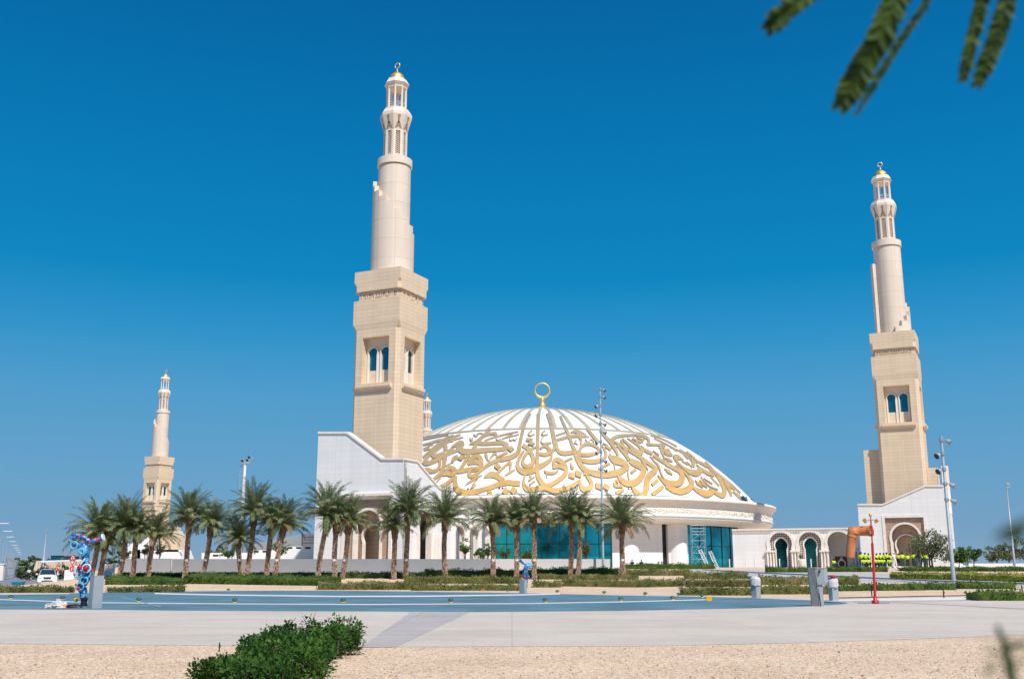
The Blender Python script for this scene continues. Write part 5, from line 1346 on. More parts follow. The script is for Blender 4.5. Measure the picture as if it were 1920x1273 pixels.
# ================================================================ LAMP POSTS
def street_lamp(u, v, Y, H, label):
    """post with a long arm reaching right over the road"""
    x = xu(u, v, Y); root = empty('street_lamp', (x - 2.6, Y, 0), 0, label, 'street lamp', 'street lamps along the road on the left')
    w = MB(); w.tube([(0, 0, -.1), (0, 0, H*.5), (0, 0, H - .3)], [.13, .10, .07], 8); w.build('pole', M['palesteel'], root)
    w = MB(); w.tube([(0, 0, H - .35), (.7, 0, H - .1), (1.9, 0, H)], .05, 6); w.build('arm', M['palesteel'], root)
    w = MB(); w.box(1.6, 3.3, -.28, .28, H - .02, H + .12); w.build('lamp_head', M['whitepaint'], root)
ord_ = ['nearest', 'second nearest', 'third nearest', 'fourth nearest', 'fifth nearest', 'sixth nearest', 'seventh nearest', 'eighth nearest', 'farthest']
for i, (u, v) in enumerate([(9, 981.5), (16.5, 996), (20.5, 1006.6), (25, 1015), (28.5, 1022), (32, 1027), (34.5, 1031), (36.5, 1035), (38, 1038.5)]):
    Hh = 9.3; Y = (Hh - EYE)/slope(v); street_lamp(u, v, Y, Hh, ord_[i] + ' street lamp in the row along the left road')
def spot_mast(u, vb, vt, Y, heads, r, label, m=None, lean=0, ub=None, hs=1.):
    g = at(ub or u, vb, Y); g.z = terrain(g.x, g.y); H = zv(vt, Y) - g.z
    root = empty('spotlight_mast', g, 0, label, 'light mast'); w = MB()
    w.tube([(0, 0, -.1), (0, 0, H*.33), (0, 0, H*.333), (0, 0, H*.66), (0, 0, H*.663), (0, 0, H)], [r, r, r*.86, r*.86, r*.72, r*.68], 12); w.lathe([(r*1.9, 0), (r*1.9, .06), (r, .08)], 12); w.build('pole', M['palesteel'], root)
    for v, s in heads:
        z = zv(v, Y) - g.z; h = MB(); L_ = .42*(1 if abs(s) < 2 else 1); sx = s
        h.tube([(0, 0, z + .06), (sx*.30, -.12, z + .04)], .035, 6); h.lathe([(r*1.15, z - .06), (r*1.15, z + .16)], 10)
        a = h.build('bracket', M['steel'], root)
        d = Vector((sx*.75, -.35, -.45)).normalized(); c = Vector((sx*.36*hs, -.14, z - .02)); q = MB()
        q.tube([c - d*.10*hs, c, c + d*.16*hs, c + d*.34*hs], [.08*hs, .15*hs, .19*hs, .27*hs], 12); q.build('spotlight', M['palesteel'], root)
        l_ = MB(); l_.tube([c + d*.345*hs, c + d*.35*hs], [.25*hs, .25*hs], 12); l_.build('lens', M['dark'], root)
spot_mast(1128, 1063, 726, 97, [(731, 1), (744, 1), (761, -1), (778, -1), (795, 1), (810, 1), (829, -1), (848, -1), (864, 1), (881, 1)], .115, 'tallest slender spotlight mast standing in front of the dome', ub=1131, hs=.72)
spot_mast(1772, 1094, 818, 78, [(826, 1), (852, -1), (881, -1), (908, 1), (938, 1)], .145, 'thick grey floodlight mast right of the gate block', ub=1789, hs=.9)
def thin_post(u, ub, vb, vt, Y, label, mid=None):
    g = at(ub, vb, Y); g.z = terrain(g.x, g.y); H = zv(vt, Y) - g.z; root = empty('lamp_post', g, 0, label, 'lamp post'); w = MB()
    w.tube([(0, 0, -.1), (0, 0, H*.45), (0, 0, H*.45 + .02), (0, 0, H)], [.13, .11, .075, .055], 10); w.build('pole', M['palesteel'], root)
    w = MB(); w.box(-.08, .32, -.16, .14, H - .08, H + .08); w.tube([(0, 0, H - .5), (.35, -.1, H - .25)], .08, 6); w.build('lamp_head', M['palesteel'], root)
    if mid: w = MB(); w.tube([(-.5, 0, H*.45), (.5, 0, H*.45)], .07, 6); w.build('crossbar', M['palesteel'], root)
thin_post(1888, 1903, 1066, 907, 112, 'thin lamp post at the right edge with a small crossbar half way up', True)
thin_post(84, 79, 1079, 994, 210, 'thin faint lamp post rising behind the roof of the white car')
g = at(449, 1060, 160); g.z = 1.; H = zv(866, 160) - 1
root = empty('stadium_mast', g, 0, 'white stadium light mast with caged ladder behind the leaning palm', 'light mast')
w = MB(); w.tube([(0, 0, 0), (0, 0, H)], [.34, .2], 12); w.build('pole', M['whitepaint'], root)
w = MB()
for s in (-.2, .2): w.tube([(-.66 + s*.8, 0, 0), (-.5 + s*.8, 0, H*.98)], .03, 4)
z = .5
while z < H*.97: w.tube([(-.8, 0, z), (-.36, 0, z)], .025, 4); z += .7
w.build('ladder', M['palesteel'], root)
w = MB(); w.box(-.6, .6, -.4, .4, H - .12, H); w.build('platform', M['whitepaint'], root)
for i, (x, z) in enumerate([(-.5, .2), (-.15, .3), (.25, .3), (.6, .35), (.5, .75), (.95, .7)]):
    w = MB(); w.tube([(x, -.3, H + z), (x + .2, -.55, H + z - .12)], [.12, .19], 8); w.build('floodlight', M['palesteel'] if i % 2 else M['dark'], root)
# ================================================================ SCULPTURES AND EQUIPMENT ON THE PAD
def mosaic(name, base, pops, sc=16.):
    m, nt, b = new_mat(name); tc = N(nt, 'ShaderNodeTexCoord'); vo = N(nt, 'ShaderNodeTexVoronoi', Scale=sc); L(nt, tc.outputs['Object'], vo.inputs['Vector'])
    s = N(nt, 'ShaderNodeSeparateColor'); L(nt, vo.outputs['Color'], s.inputs[0]); r = ramp(nt, [(i/len(pops), c) for i, c in enumerate(pops)], 'CONSTANT'); L(nt, s.outputs[0], r.inputs[0])
    L(nt, r.outputs[0], b.inputs['Base Color']); b.inputs['Roughness'].default_value = .35; b.inputs['Coat Weight'].default_value = .3
    n2 = N(nt, 'ShaderNodeTexNoise', Scale=22., Detail=4.); L(nt, tc.outputs['Object'], n2.inputs['Vector']); bp = N(nt, 'ShaderNodeBump', Strength=.8, Distance=.02); L(nt, n2.outputs['Fac'], bp.inputs['Height']); L(nt, bp.outputs[0], b.inputs['Normal']); return m
BL = [(.01, .07, .28), (.01, .14, .42), (.02, .25, .50), (.01, .10, .36), (.01, .05, .20), (.03, .32, .55), (.01, .13, .42), (.02, .18, .45), (.30, .50, .62)]
M['mosblue'] = mosaic('blue painted ropes', None, BL); M['mosmix'] = mosaic('blue red and white painted ropes', None, BL[:6] + [(.60, .12, .10), (.02, .07, .3), (.55, .30, .25), (.02, .2, .5)], 11.)
M['crimson'] = mat('crimson paint', (.40, .01, .05), .4); M['paleblue'] = mat('pale blue paint', (.12, .42, .62), .4)
def crop(x, y): return (x/6.367, 960 + y/6.367)
def blue_sculpture():
    Y = 41.; g = ground_hit(157, 1136.5); Y = g.y; root = empty('fountain_sculpture', (g.x, Y, 0), 0, 'tall blue coral like fountain sculpture with red flowers and a curling arm', 'sculpture')
    k = Y/F/6.367
    def P(x, y, dy=0.): u, v = crop(x, y); p = at(u, v, Y); return Vector((p.x - g.x, dy, p.z))
    w = MB(); pts = [(1000, 1030, 34), (985, 1000, 34), (1000, 960, 44), (985, 920, 50), (960, 885, 46), (990, 850, 52), (1025, 800, 50), (1010, 765, 74), (1020, 720, 80), (1005, 690, 70), (1020, 660, 66), (1010, 620, 62), (1030, 580, 46), (1015, 550, 44), (1025, 510, 46), (1030, 470, 42), (1015, 430, 44), (990, 395, 40)]
    w.tube([P(x, y, .03*sin(i*2.)) for i, (x, y, r) in enumerate(pts)], [r*k for _, _, r in pts], 16); w.build('trunk', M['mosblue'], root)
    w = MB(); pts = [(990, 400, 36), (930, 400, 32), (885, 385, 30), (850, 350, 32), (845, 315, 32), (870, 290, 32), (920, 285, 32), (975, 293, 32), (1030, 318, 30), (1070, 350, 28), (1110, 350, 27), (1150, 335, 28), (1195, 312, 32), (1232, 300, 36)]
    w.tube([P(x, y, -.02) for x, y, r in pts], [r*k for _, _, r in pts], 14); A_ = w.build('curling_arm', M['mosmix'], root)
    w = MB(); d = (P(1240, 298) - P(1195, 312)).normalized(); w.tube([P(1228, 301), P(1240, 298)], [44*k, 40*k], 16); w.build('rim', M['whitepaint'], A_)
    w = MB()
    for x, y, r in ((912, 395, 40), (1008, 470, 42), (1008, 470, 26), (960, 730, 44), (1060, 735, 46), (985, 885, 40), (1030, 815, 44)):
        c = P(x, y, -.32 if r > 30 else -.34); w.torus((c.x, c.y + .08, c.z), r*k, 11*k, 20, 6)
    w.build('rope_coil', M['paleblue'], root)
    w = MB()
    for a, b_ in (((1000, 620), (1055, 550)), ((985, 680), (935, 640)), ((1060, 690), (1080, 640)), ((940, 690), (930, 730))):
        p, q = P(*a, -.3), P(*b_, -.3); w.tube([p, q], 9*k, 6)
    w.build('white_rope', M['whitepaint'], root)
    for x, y, r, mm in ((1000, 662, 27, 'crimson'), (1072, 668, 30, 'crimson'), (990, 905, 18, 'crimson'), (958, 862, 12, 'redpaint'), (938, 925, 9, 'crimson'), (1040, 830, 8, 'orange')):
        w = MB(); c = P(x, y, -.42); w.sphere(c, r*k, 12, 8, sc=(1, .6, 1))
        for j in range(9): a = j*.7; w.sphere((c.x + r*k*.8*cos(a), c.y, c.z + r*k*.8*sin(a)), r*k*.35, 8, 5, sc=(1, .6, 1))
        w.build('flower', M[mm], root)
    w = MB(); c = P(1045, 668, -.36); w.torus((c.x + .1, c.y, c.z), 46*k, 8*k, 18, 6); w.build('white_ring', M['whitepaint'], root)
    w = MB(); w.sphere(P(905, 680, 0), 30*k, 10, 7, sc=(1, .8, 1.2)); w.build('shell', M['wrap'], root)
    w = MB(); w.sphere(P(915, 1045, -.05), 28*k, 10, 7, sc=(1.1, .8, .9)); w.build('valve', M['yellowpaint'], root)
    w = MB(); b0 = P(1000, 1105); w.tube([(b0.x, 0, 0), (b0.x, 0, P(1000, 1035).z)], 36*k, 14); w.tube([(b0.x, 0, P(0, 1040).z), (b0.x, 0, P(0, 1022).z)], 46*k, 14); w.tube([(b0.x, 0, 0), (b0.x, 0, .05)], 50*k, 14); w.build('base_post', M['black'], root)
blue_sculpture()
def cabinet(name, u0, u1, um, vt, vb, label, cat='control box', wrap_=False, rotd=28):
    g = ground_hit((u0 + u1)/2, vb); Y = g.y; k = Y/F; H = zv(vt, Y) - g.z; root = empty(name, g, 0, label, cat)
    x0, xm, x1 = (u0 - (u0+u1)/2)*k, (um - (u0+u1)/2)*k, (u1 - (u0+u1)/2)*k; dp = .45
    b_ = [(x0, .22), (xm, 0), (x1, .12), (x1 - (xm - x0), .34)]
    w = MB(); w.prism(b_, 0, H); o = w.build('box', M['greypaint'], root)
    bv = o.modifiers.new('b', 'BEVEL'); bv.width = .012; bv.segments = 2
    w = MB(); w.prism([(p[0]*1.03, p[1]*1.03 - .004) for p in b_], H, H + .03); w.build('lid', M['greypaint'], root)
    if wrap_:
        w = MB(); rr = random.Random(int(u0)); c = ((x0 + x1)/2, .17); n = 14; vs = []
        lv = [(H*.62, 1.06), (H*.78, 1.12), (H*.93, 1.1), (H*1.01, .98), (H*1.06, .6), (H*1.09, .15)]
        for z, s in lv:
            for i in range(n): a = 2*pi*i/n; q = 1 + rr.uniform(-.09, .09); vs.append((c[0] + (x1 - x0)*.50*s*q*cos(a), c[1] + .20*s*q*sin(a), z + rr.uniform(-.04, .04)))
        w.add(vs, [(j*n + i, j*n + (i+1) % n, (j+1)*n + (i+1) % n, (j+1)*n + i) for j in range(5) for i in range(n)] + [tuple(range(5*n, 6*n))], 0, True)
        w.build('plastic_cover', M['wrap'], root)
    return root, H
cabinet('control_box', 160, 188, 172, 1080, 1140.5, 'upright grey box right of the tall blue sculpture')
cabinet('control_box', 974, 988, 983, 1087, 1112, 'small grey box at the foot of the middle blue sculpture')
cabinet('control_box', 1411, 1428, 1419, 1083, 1121, 'grey bollard box with plastic wrapped top on the right part of the pad', wrap_=True)
r_, H_c = cabinet('control_box', 1557, 1574.5, 1562, 1086, 1126, 'grey bollard box with wrinkled plastic and a red cloth, beside the big grey cabinet', wrap_=True)
w = MB(); w.sphere((0, .1, H_c*1.16), .16, 10, 6, sc=(1.3, 1, .35)); w.build('red_cloth', M['redpaint'], r_)
g = ground_hit(1536, 1136.5); Y = g.y; k = Y/F
root = empty('equipment_cabinet', g, 0, 'tall grey metal cabinet with a slanted back panel and open box', 'cabinet')
def cx(u): return (u - 1536)*k
def cz(v): return zv(v, Y) - g.z
w = MB(); w.add([(cx(1521), .1, cz(1063)), (cx(1531), -.02, cz(1064)), (cx(1538), -.02, 0), (cx(1524.5), .1, 0), (cx(1521), .2, cz(1063)), (cx(1533), .1, cz(1064)), (cx(1538), .1, 0), (cx(1524.5), .2, 0)], [(0,1,2,3), (7,6,5,4), (0,4,5,1), (1,5,6,2), (2,6,7,3), (3,7,4,0)]); w.build('side_panel', M['greydark'], root)
w = MB(); w.add([(cx(1531.6), -.03, cz(1064)), (cx(1533.2), -.03, cz(1064)), (cx(1539.5), -.03, 0), (cx(1537.5), -.03, 0), (cx(1531.6), .1, cz(1064)), (cx(1533.2), .1, cz(1064)), (cx(1539.5), .1, 0), (cx(1537.5), .1, 0)], [(0,1,2,3), (7,6,5,4), (0,4,5,1), (1,5,6,2), (2,6,7,3), (3,7,4,0)]); w.build('edge_flange', M['steel'], root)
w = MB(); w.prism([(cx(1534), -.05), (cx(1547.5), -.12), (cx(1555), .02), (cx(1555), .3), (cx(1534), .3)], cz(1092), cz(1065)); w.prism([(cx(1533.5), -.07), (cx(1547.6), -.14), (cx(1555.8), .01), (cx(1556), .31), (cx(1533.5), .31)], cz(1065), cz(1064.3)); o = w.build('box', M['greypaint'], root)
w = MB(); w.box(cx(1537.5), cx(1540), -.16, -.10, cz(1074), cz(1068)); w.tube([(cx(1533), -.08, cz(1062)), (cx(1533), -.08, cz(1058.5))], .02, 6); w.build('handle', M['dark'], root)
w = MB(); w.box(cx(1536), cx(1544.5), -.03, .16, 0, cz(1092)); w.box(cx(1534.5), cx(1552), -.1, .26, cz(1095), cz(1092.2)); w.build('stand', M['greypaint'], root)
# middle sculpture
g = ground_hit(986, 1108); Y = g.y; k = Y/F/12.73
root = empty('fountain_sculpture', (g.x, Y, 0), 0, 'smaller blue fountain sculpture with two raised arms behind its grey box', 'sculpture')
def P2(x, y, dy=0.): p = at(940 + x/12.73, 1030 + y/12.73, Y); return Vector((p.x - g.x, dy, p.z))
w = MB(); pts = [(600, 900, 26), (600, 780, 28), (590, 700, 44), (560, 650, 66), (560, 590, 62), (590, 520, 48), (580, 450, 52), (610, 390, 56), (600, 360, 40)]
w.tube([P2(x, y) for x, y, r in pts], [r*k for *_, r in pts], 12); w.build('trunk', M['mosblue'], root)
w = MB(); pts = [(610, 380, 38), (560, 350, 22), (520, 330, 24), (470, 280, 36), (430, 240, 42)]; w.tube([P2(x, y) for x, y, r in pts], [r*k for *_, r in pts], 10); w.build('arm', M['mosblue'], root)
w = MB(); pts = [(600, 380, 40), (680, 385, 36), (730, 355, 32), (710, 325, 20), (640, 330, 16), (580, 345, 12)]; w.tube([P2(x, y, -.05) for x, y, r in pts], [r*k for *_, r in pts], 10); w.build('arm', M['paleblue'], root)
for x, y, r, mm in ((550, 650, 34, 'crimson'), (640, 640, 36, 'mosmix'), (490, 690, 26, 'orange'), (600, 560, 20, 'mosmix')):
    w = MB(); w.sphere(P2(x, y, -.2), r*k, 10, 7); w.build('flower', M[mm], root)
# red pole with the orange spout
g = ground_hit(1641.5, 1131.5); Y = g.y; k = Y/F
root = empty('water_play_pole', g, 0, 'red pole with gold nozzles carrying a large orange bent pipe', 'play equipment')
def P3(u, v, dy=0.): p = at(u, v, Y + dy); return Vector((p.x - g.x, dy, p.z - g.z))
w = MB(); top = P3(1632.5, 966); thk = P3(1635.5, 1018); bt = Vector((0, 0, 0))
w.tube([bt, thk], 2.4*k, 12); w.tube([thk, P3(1632.8, 975)], 1.3*k, 10); w.lathe([(2.4*k, -.0), (6.5*k, .02), (6.5*k, .10), (3.4*k, .12), (3.2*k, .3), (2.5*k, .34)], 14)
for a in range(6): w.sphere((6*k*cos(a*1.047), 6*k*sin(a*1.047), .12), .035, 6, 4)
w.build('pole', M['redpaint'], root)
w = MB(); w.tube([(-.75, 0, .012), (.6, 0, .012)], .035, 4); w.build('base_plate', M['greydark'], root)
w = MB(); w.tube([P3(1632.8, 976), P3(1632.4, 969)], 1.2*k, 8); w.tube([P3(1633, 976), P3(1628, 974), P3(1624.5, 977)], .8*k, 6); w.tube([P3(1633, 976), P3(1638, 973.5), P3(1641.5, 977)], .8*k, 6); w.build('nozzle_arm', M['greydark'], root)
for u, v, s in ((1632, 965, 1), (1622.5, 977.5, -1), (1642.5, 977.5, 1)):
    w = MB(); c = P3(u, v); w.sphere(c, 3.3*k, 12, 8)
    if v > 970: w.tube([c, c + Vector((s*2.5*k, -.05, 3.*k))], [2*k, 4*k], 10)
    else: w.tube([c, c + Vector((0, 0, -5*k))], [2.6*k, 1.4*k], 8)
    w.build('nozzle', M['gold'], root)
w = MB(); R0 = 9.2*k
w.tube([P3(1593.5, 1045, .35), P3(1596, 1020, .35), P3(1598, 1000.5, .34), P3(1599, 996, .33), P3(1603.5, 995.4, .31), P3(1616, 995.2, .2), P3(1629.5, 995, .02)], [R0*.86, R0*.88, R0*.92, R0*1.2, R0*.96, R0*.96, R0*1.02], 22, caps=False)
w.tube([P3(1597, 1006.5, .35), P3(1597.6, 1002.5, .35)], [R0*1.02, R0*1.02], 22)
pipe = w.build('orange_pipe', M['orange'], root)
w = MB(); q = P3(1629.5, 995, .02); q2 = P3(1634, 995, -.06); w.tube([q, q2], [R0*1.08, R0*1.12], 22, caps=False); w.tube([q2, q], [R0*1.02, R0*.98], 22, caps=False); w.torus((q2.x, q2.y, q2.z), R0*1.07, .03, 24, 6, axis='x'); w.build('pipe_mouth', M['orange'], pipe)
w = MB(); q = P3(1627, 995, .05); w.tube([q, q + Vector((.01, 0, 0))], [R0*.97, R0*.97], 22); w.build('pipe_inside', M['yellowpaint'], pipe)
# nozzles sunk in the pad
NZ = [(20, 1122.5), (117, 1125), (260, 1128.5), (440, 1130), (643, 1130), (845, 1130), (1022, 1129.5), (1164, 1127.5), (1261, 1125), (1316, 1120.5), (428, 1108.6), (952, 1110), (1045, 1112), (1133, 1114), (1210, 1116.5), (1273, 1117.6)]
NL = ['at the left picture edge', 'just left of the plastic bag', 'right of the grey box of the tall sculpture', 'below the stadium mast', 'below the arch of the entrance block', 'below the palm with drooping fronds', 'on the near white line right of the middle sculpture', 'on the near white line below the lone palm', 'on the near white line, last but one on the right', 'at the right end of the near white line', 'on the far rim below the left palms', 'on the far rim left of the middle sculpture', 'on the far rim right of the middle sculpture', 'on the far rim below the spotlight mast', 'on the far rim below the lone palm', 'on the far rim, last on the right']
n0 = None
for (u, v), lb in zip(NZ, NL):
    g = ground_hit(u, v)
    if n0 is None:
        n0 = empty('fountain_nozzle', (0, 0, 0)); w = MB(); w.lathe([(.10, 0), (.10, .025), (.06, .04), (.06, .1)], 10); w.build('base', M['yellowpaint'], n0)
        w = MB(); w.lathe([(.13, .09), (.125, .13), (.08, .17), (.01, .19)], 12); w.lathe([(.13, .09), (.02, .085)], 12); w.build('cap', mat('dark teal cap', (.01, .10, .11), .4), n0); o = n0
    else: o = copy_tree(n0)
    o.location = (g.x, g.y, .02); tag(o, 'small dark capped water nozzle ' + lb, 'nozzle', 'water nozzles on the fountain pad')
def small_box(name, u, v, w_, h_, m, label, cat, parts=None):
    g = ground_hit(u, v); mb = MB(); mb.box(-w_/2, w_/2, -w_*.3, w_*.3, 0, h_*.8); mb.box(-w_*.52, w_*.52, -w_*.32, w_*.32, h_*.8, h_); mb.tube([(-w_*.3, 0, h_), (-w_*.3, 0, h_ + .06), (w_*.3, 0, h_ + .06), (w_*.3, 0, h_)], .015, 5)
    o = mb.build(name, m); o.location = (g.x, g.y, .015); tag(o, label, cat); return o
small_box('toolbox', 1329, 1126.5, .26, .18, M['yellowpaint'], 'small yellow box at the right end of the white line', 'box')
small_box('toolbox', 905, 1108, .28, .10, M['orange'], 'flat orange box on the far rim of the pad', 'box')
# plastic bag and cloth
rr = random.Random(4); g = ground_hit(104, 1140)
w = MB(); n, kk = 18, 7; vs = []
for j in range(kk + 1):
    ph = pi/2*j/kk
    for i in range(n): a = 2*pi*i/n; q = 1 + rr.uniform(-.25, .25); vs.append((.40*cos(ph)*cos(a)*q, .22*cos(ph)*sin(a)*q, .26*sin(ph)*q*(1.1 if cos(a) > 0 else .7)))
w.add(vs, [(j*n + i, j*n + (i+1) % n, (j+1)*n + (i+1) % n, (j+1)*n + i) for j in range(kk) for i in range(n)]); o = w.build('plastic_bag', M['wrap']); o.location = (g.x, g.y, .02); tag(o, 'crumpled clear plastic bag lying left of the blue sculpture', 'bag')
for u, v, sx, m_, lb in ((119, 1140, .2, 'orange', 'brown orange cloth lying beside the plastic bag'), (138, 1140, .32, 'black', 'black cloth heap between the plastic bag and the sculpture foot')):
    g = ground_hit(u, v); vs = []; w = MB()
    for j in range(5):
        ph = pi/2*j/4
        for i in range(14): a = 2*pi*i/14; q = 1 + rr.uniform(-.2, .2); vs.append((sx*cos(ph)*cos(a)*q, .14*cos(ph)*sin(a)*q, .12*sin(ph)*q))
    w.add(vs, [(j*14 + i, j*14 + (i+1) % 14, (j+1)*14 + (i+1) % 14, (j+1)*14 + i) for j in range(4) for i in range(14)], 0, True); o = w.build('cloth', M[m_]); o.location = (g.x, g.y, .02); tag(o, lb, 'cloth')
# hoses, stakes
def hoop(u0, u1, vt, vb, label, r=.012):
    g = ground_hit((u0 + u1)/2, vb); k = g.y/F; hw = (u1 - u0)/2*k; H = zv(vt, g.y) - g.z; w = MB()
    pts = [(-hw, 0, -.05), (-hw, 0, H*.45)] + [(-hw*cos(pi*i/10), 0, H*.5 + H*.5*sin(pi*i/10)) for i in range(1, 10)] + [(hw, 0, H*.4), (hw*1.1, 0, -.05)]
    w.tube(pts, r, 7); o = w.build('irrigation_hose', M['black']); o.location = g; tag(o, label, 'hose')
hoop(461, 492, 1191, 1217, 'black irrigation hose hoop arching out of the left side of the foreground bush'); hoop(335, 342, 1103, 1111, 'small black hose hoop at the end of the hedge on the far rim', .02)
for u, v0, v1, lb in ((411, 1204, 1221, 'short black stake in the gravel left of the foreground bush'), (1770, 1104, 1121, 'thin dark stake in the gravel in front of the big floodlight mast'), (1635, 1096, 1118, 'thin dark stake in the gravel left of the red pole'), (1917, 1096, 1112, 'dark stake at the right edge by the near hedge')):
    g = ground_hit(u, v1); H = zv(v0, g.y) - g.z; w = MB(); w.tube([(0, 0, -.05), (-.02*H, 0, H)], .012 if g.y < 30 else .03, 6); w.tube([(0, 0, H*.4), (.15*H, 0, H*.7)], .008 if g.y < 30 else .02, 5); o = w.build('stake', M['black']); o.location = g; tag(o, lb, 'stake')
# twin floodlight on a stick in front of the wall
g = ground_hit(890, 1068); w = MB(); root = empty('garden_floodlight', g, 0, 'small black twin floodlight on a stick before the grey wall', 'floodlight')
w.tube([(0, 0, -.1), (0, 0, .85)], .03, 6); w.build('stick', M['dark'], root)
for s in (-1, 1): w = MB(); w.box(s*.2 - .14, s*.2 + .14, -.1, .06, .78, 1.02); w.build('lamp', M['dark'], root)
g = ground_hit(205, 1085); g = Vector((xu(205, 1085, 92), 92, 0)); w = MB(); root = empty('garden_floodlight', g, 0, 'small dark box floodlight in front of the small white wall at the left', 'floodlight'); w.box(-.2, .2, -.1, .1, .25, .75); w.build('lamp', M['dark'], root); w = MB(); w.tube([(0, 0, -.1), (0, 0, .27)], .04, 6); w.build('stick', M['dark'], root)
# ================================================================ BOLLARDS, SCAFFOLD, PLANTER, PLAQUE
for i, (u, lb) in enumerate([(1399, 'thin white bollard, first one right of the scaffold glass'), (1416, 'thin white bollard in front of the shadow edge on the wing'), (1462, 'thin white bollard before the left screened door'), (1521, 'thin white bollard before the right screened door'), (1368, 'thin white bollard before the dark end of the glass')]):
    Yq = 142.; x = xu(u, 1060, Yq); w = MB(); w.tube([(0, 0, 0), (0, 0, 1.05)], .07, 8); w.sphere((0, 0, 1.08), .09, 8, 5); o = w.build('bollard', M['whitepaint']); o.location = (x, Yq, terrain(x, Yq)); tag(o, lb, 'bollard', 'thin white bollards before the hall')
Ys = 158.; zg = terrain(30, Ys); x0, x1 = xu(1299, 1040, Ys), xu(1324, 1040, Ys)
root = empty('scaffold', (x0, Ys, zg), 0, 'white scaffold tower standing in front of the teal glass', 'scaffold'); w = MB(); wd = x1 - x0; H = 6.4
for x in (0, wd):
    for y in (0, 1.2): w.tube([(x, y, 0), (x, y, H)], .032, 5)
w.build('standard', M['palesteel'], root)
w = MB(); z = .4; i = 0
while z < H:
    for y in (0, 1.2): w.tube([(0, y, z), (wd, y, z)], .028, 4)
    for x in (0, wd): w.tube([(x, 0, z), (x, 1.2, z)], .028, 4)
    z += .9 if z < 4.6 else .45
w.build('ledger', M['palesteel'], root)
w = MB()
for i in range(3): w.tube([(0, 0, .4 + 1.8*i), (wd, 0, 2.2 + 1.8*i)], .024, 4); w.tube([(wd, 1.2, .4 + 1.8*i), (0, 1.2, 2.2 + 1.8*i)], .024, 4)
w.build('brace', M['palesteel'], root)
def ladder(ua, va, ub, vb, label, Yq=156.5):
    a, b = at(ua, va, Yq + .6), at(ub, vb, Yq - .8); b.z = max(b.z, terrain(b.x, b.y)); s = Vector((.2, 0, .05)); w = MB(); w.tube([a - s, b - s], .05, 4); w.tube([a + s, b + s], .05, 4)
    for i in range(12): p = a + (b - a)*(i + .5)/12; w.tube([p - s, p + s], .035, 4)
    tag(w.build('ladder', M['whitepaint']), label, 'ladder')
ladder(1312, 1030, 1328, 1063, 'white ladder leaning on the scaffold'); ladder(1331, 1033, 1345, 1066, 'second white ladder, right of the scaffold')
Yp = 147.; xp = xu(1503, 1055, Yp); root = empty('planter', (xp, Yp, terrain(xp, Yp)), 0, 'wide white bowl planter between the two screened doors', 'planter')
w = MB(); w.lathe([(.32, 0), (.35, .1), (.62, 1.0), (.64, 1.15), (.56, 1.15), (.5, .95), (.01, .9)], 18); w.build('bowl', M['whitepaint'], root)
w = MB(); rr = random.Random(3); clump(w, (-.1, 0, 1.5), .4, 260, .14, rr, (1, 1, 1.3), .2); w.build('plant', M['olive'], root, recalc=False)
Yq = 150.; xa, xb = xu(1566, 1055, Yq), xu(1589, 1055, Yq); zg = terrain(xa, Yq); zt = zv(1043.5, Yq) - zg
root = empty('display_panel', (xa, Yq, zg), 0, 'dark brown panel with a pale gold ring ornament under the third arch', 'display'); w = MB(); wd = xb - xa
w.box(0, wd, 0, .15, 0, zt); w.box(-.05, wd + .05, .0 - .02, .17, zt, zt + .08); w.build('panel', M['brown'], root)
w = MB(); w.torus((wd*.52, -.08, zt*.38), .5, .09, 26, 6); w.sphere((wd*.52, -.08, zt*.38 + .66), .12, 8, 6); w.torus((wd*.52, -.08, zt*.38 + .78), .13, .03, 14, 5); w.tube([(wd*.52 - .25, -.08, zt*.38 + .55), (wd*.52, -.08, zt*.38 + .66), (wd*.52 + .25, -.08, zt*.38 + .55)], .06, 6); w.box(wd*.52 - .35, wd*.52 + .35, -.14, -.02, .02, .14); w.build('ring_ornament', M['cream'], root)
for i, (u, v) in enumerate(((1235, 1056), (1241, 1056))):
    Yq = 158.; x = xu(u, v, Yq); w = MB(); w.box(-.12, .12, -.12, .12, 0, .5); w.sphere((0, 0, .6), .17, 8, 6); o = w.build('ground_lamp', M['wallgrey']); o.location = (x, Yq, zv(1060, Yq) - .1); tag(o, ('left' if i == 0 else 'right') + ' one of two small grey ground lamps at the round white wall', 'lamp')
# low white platform by the workers
w = MB(); Yq = 127.; xa, xb = xu(1652, 1068, Yq), xu(1705, 1068, Yq); zg = terrain(xa, Yq); w.box(xa, xb, Yq - 2, Yq, zg - .1, zg + .14); w.box(xa - .1, xb + .1, Yq - 2.1, Yq + .1, zg - .1, zg + .05); tag(w.build('platform', M['whitepaint']), 'low white kerb platform in front of the worker in white', 'platform')
w = MB(); Yq = 140.; pa, pb = at(1769, 1036, Yq), at(1812, 1062, Yq); w.add([(pa.x, Yq, 1), (pb.x, Yq, 1), (pb.x, Yq, pb.z), (pa.x, Yq, pa.z), (pa.x, Yq + 6, 1), (pb.x, Yq + 6, 1), (pb.x, Yq + 6, pb.z), (pa.x, Yq + 6, pa.z)], [(0,1,2,3), (7,6,5,4), (0,4,5,1), (1,5,6,2), (2,6,7,3), (3,7,4,0)]); tag(w.build('ramp_wall', M['whitepaint']), 'sloping white wall going down from the gate block to the lawn', 'wall')
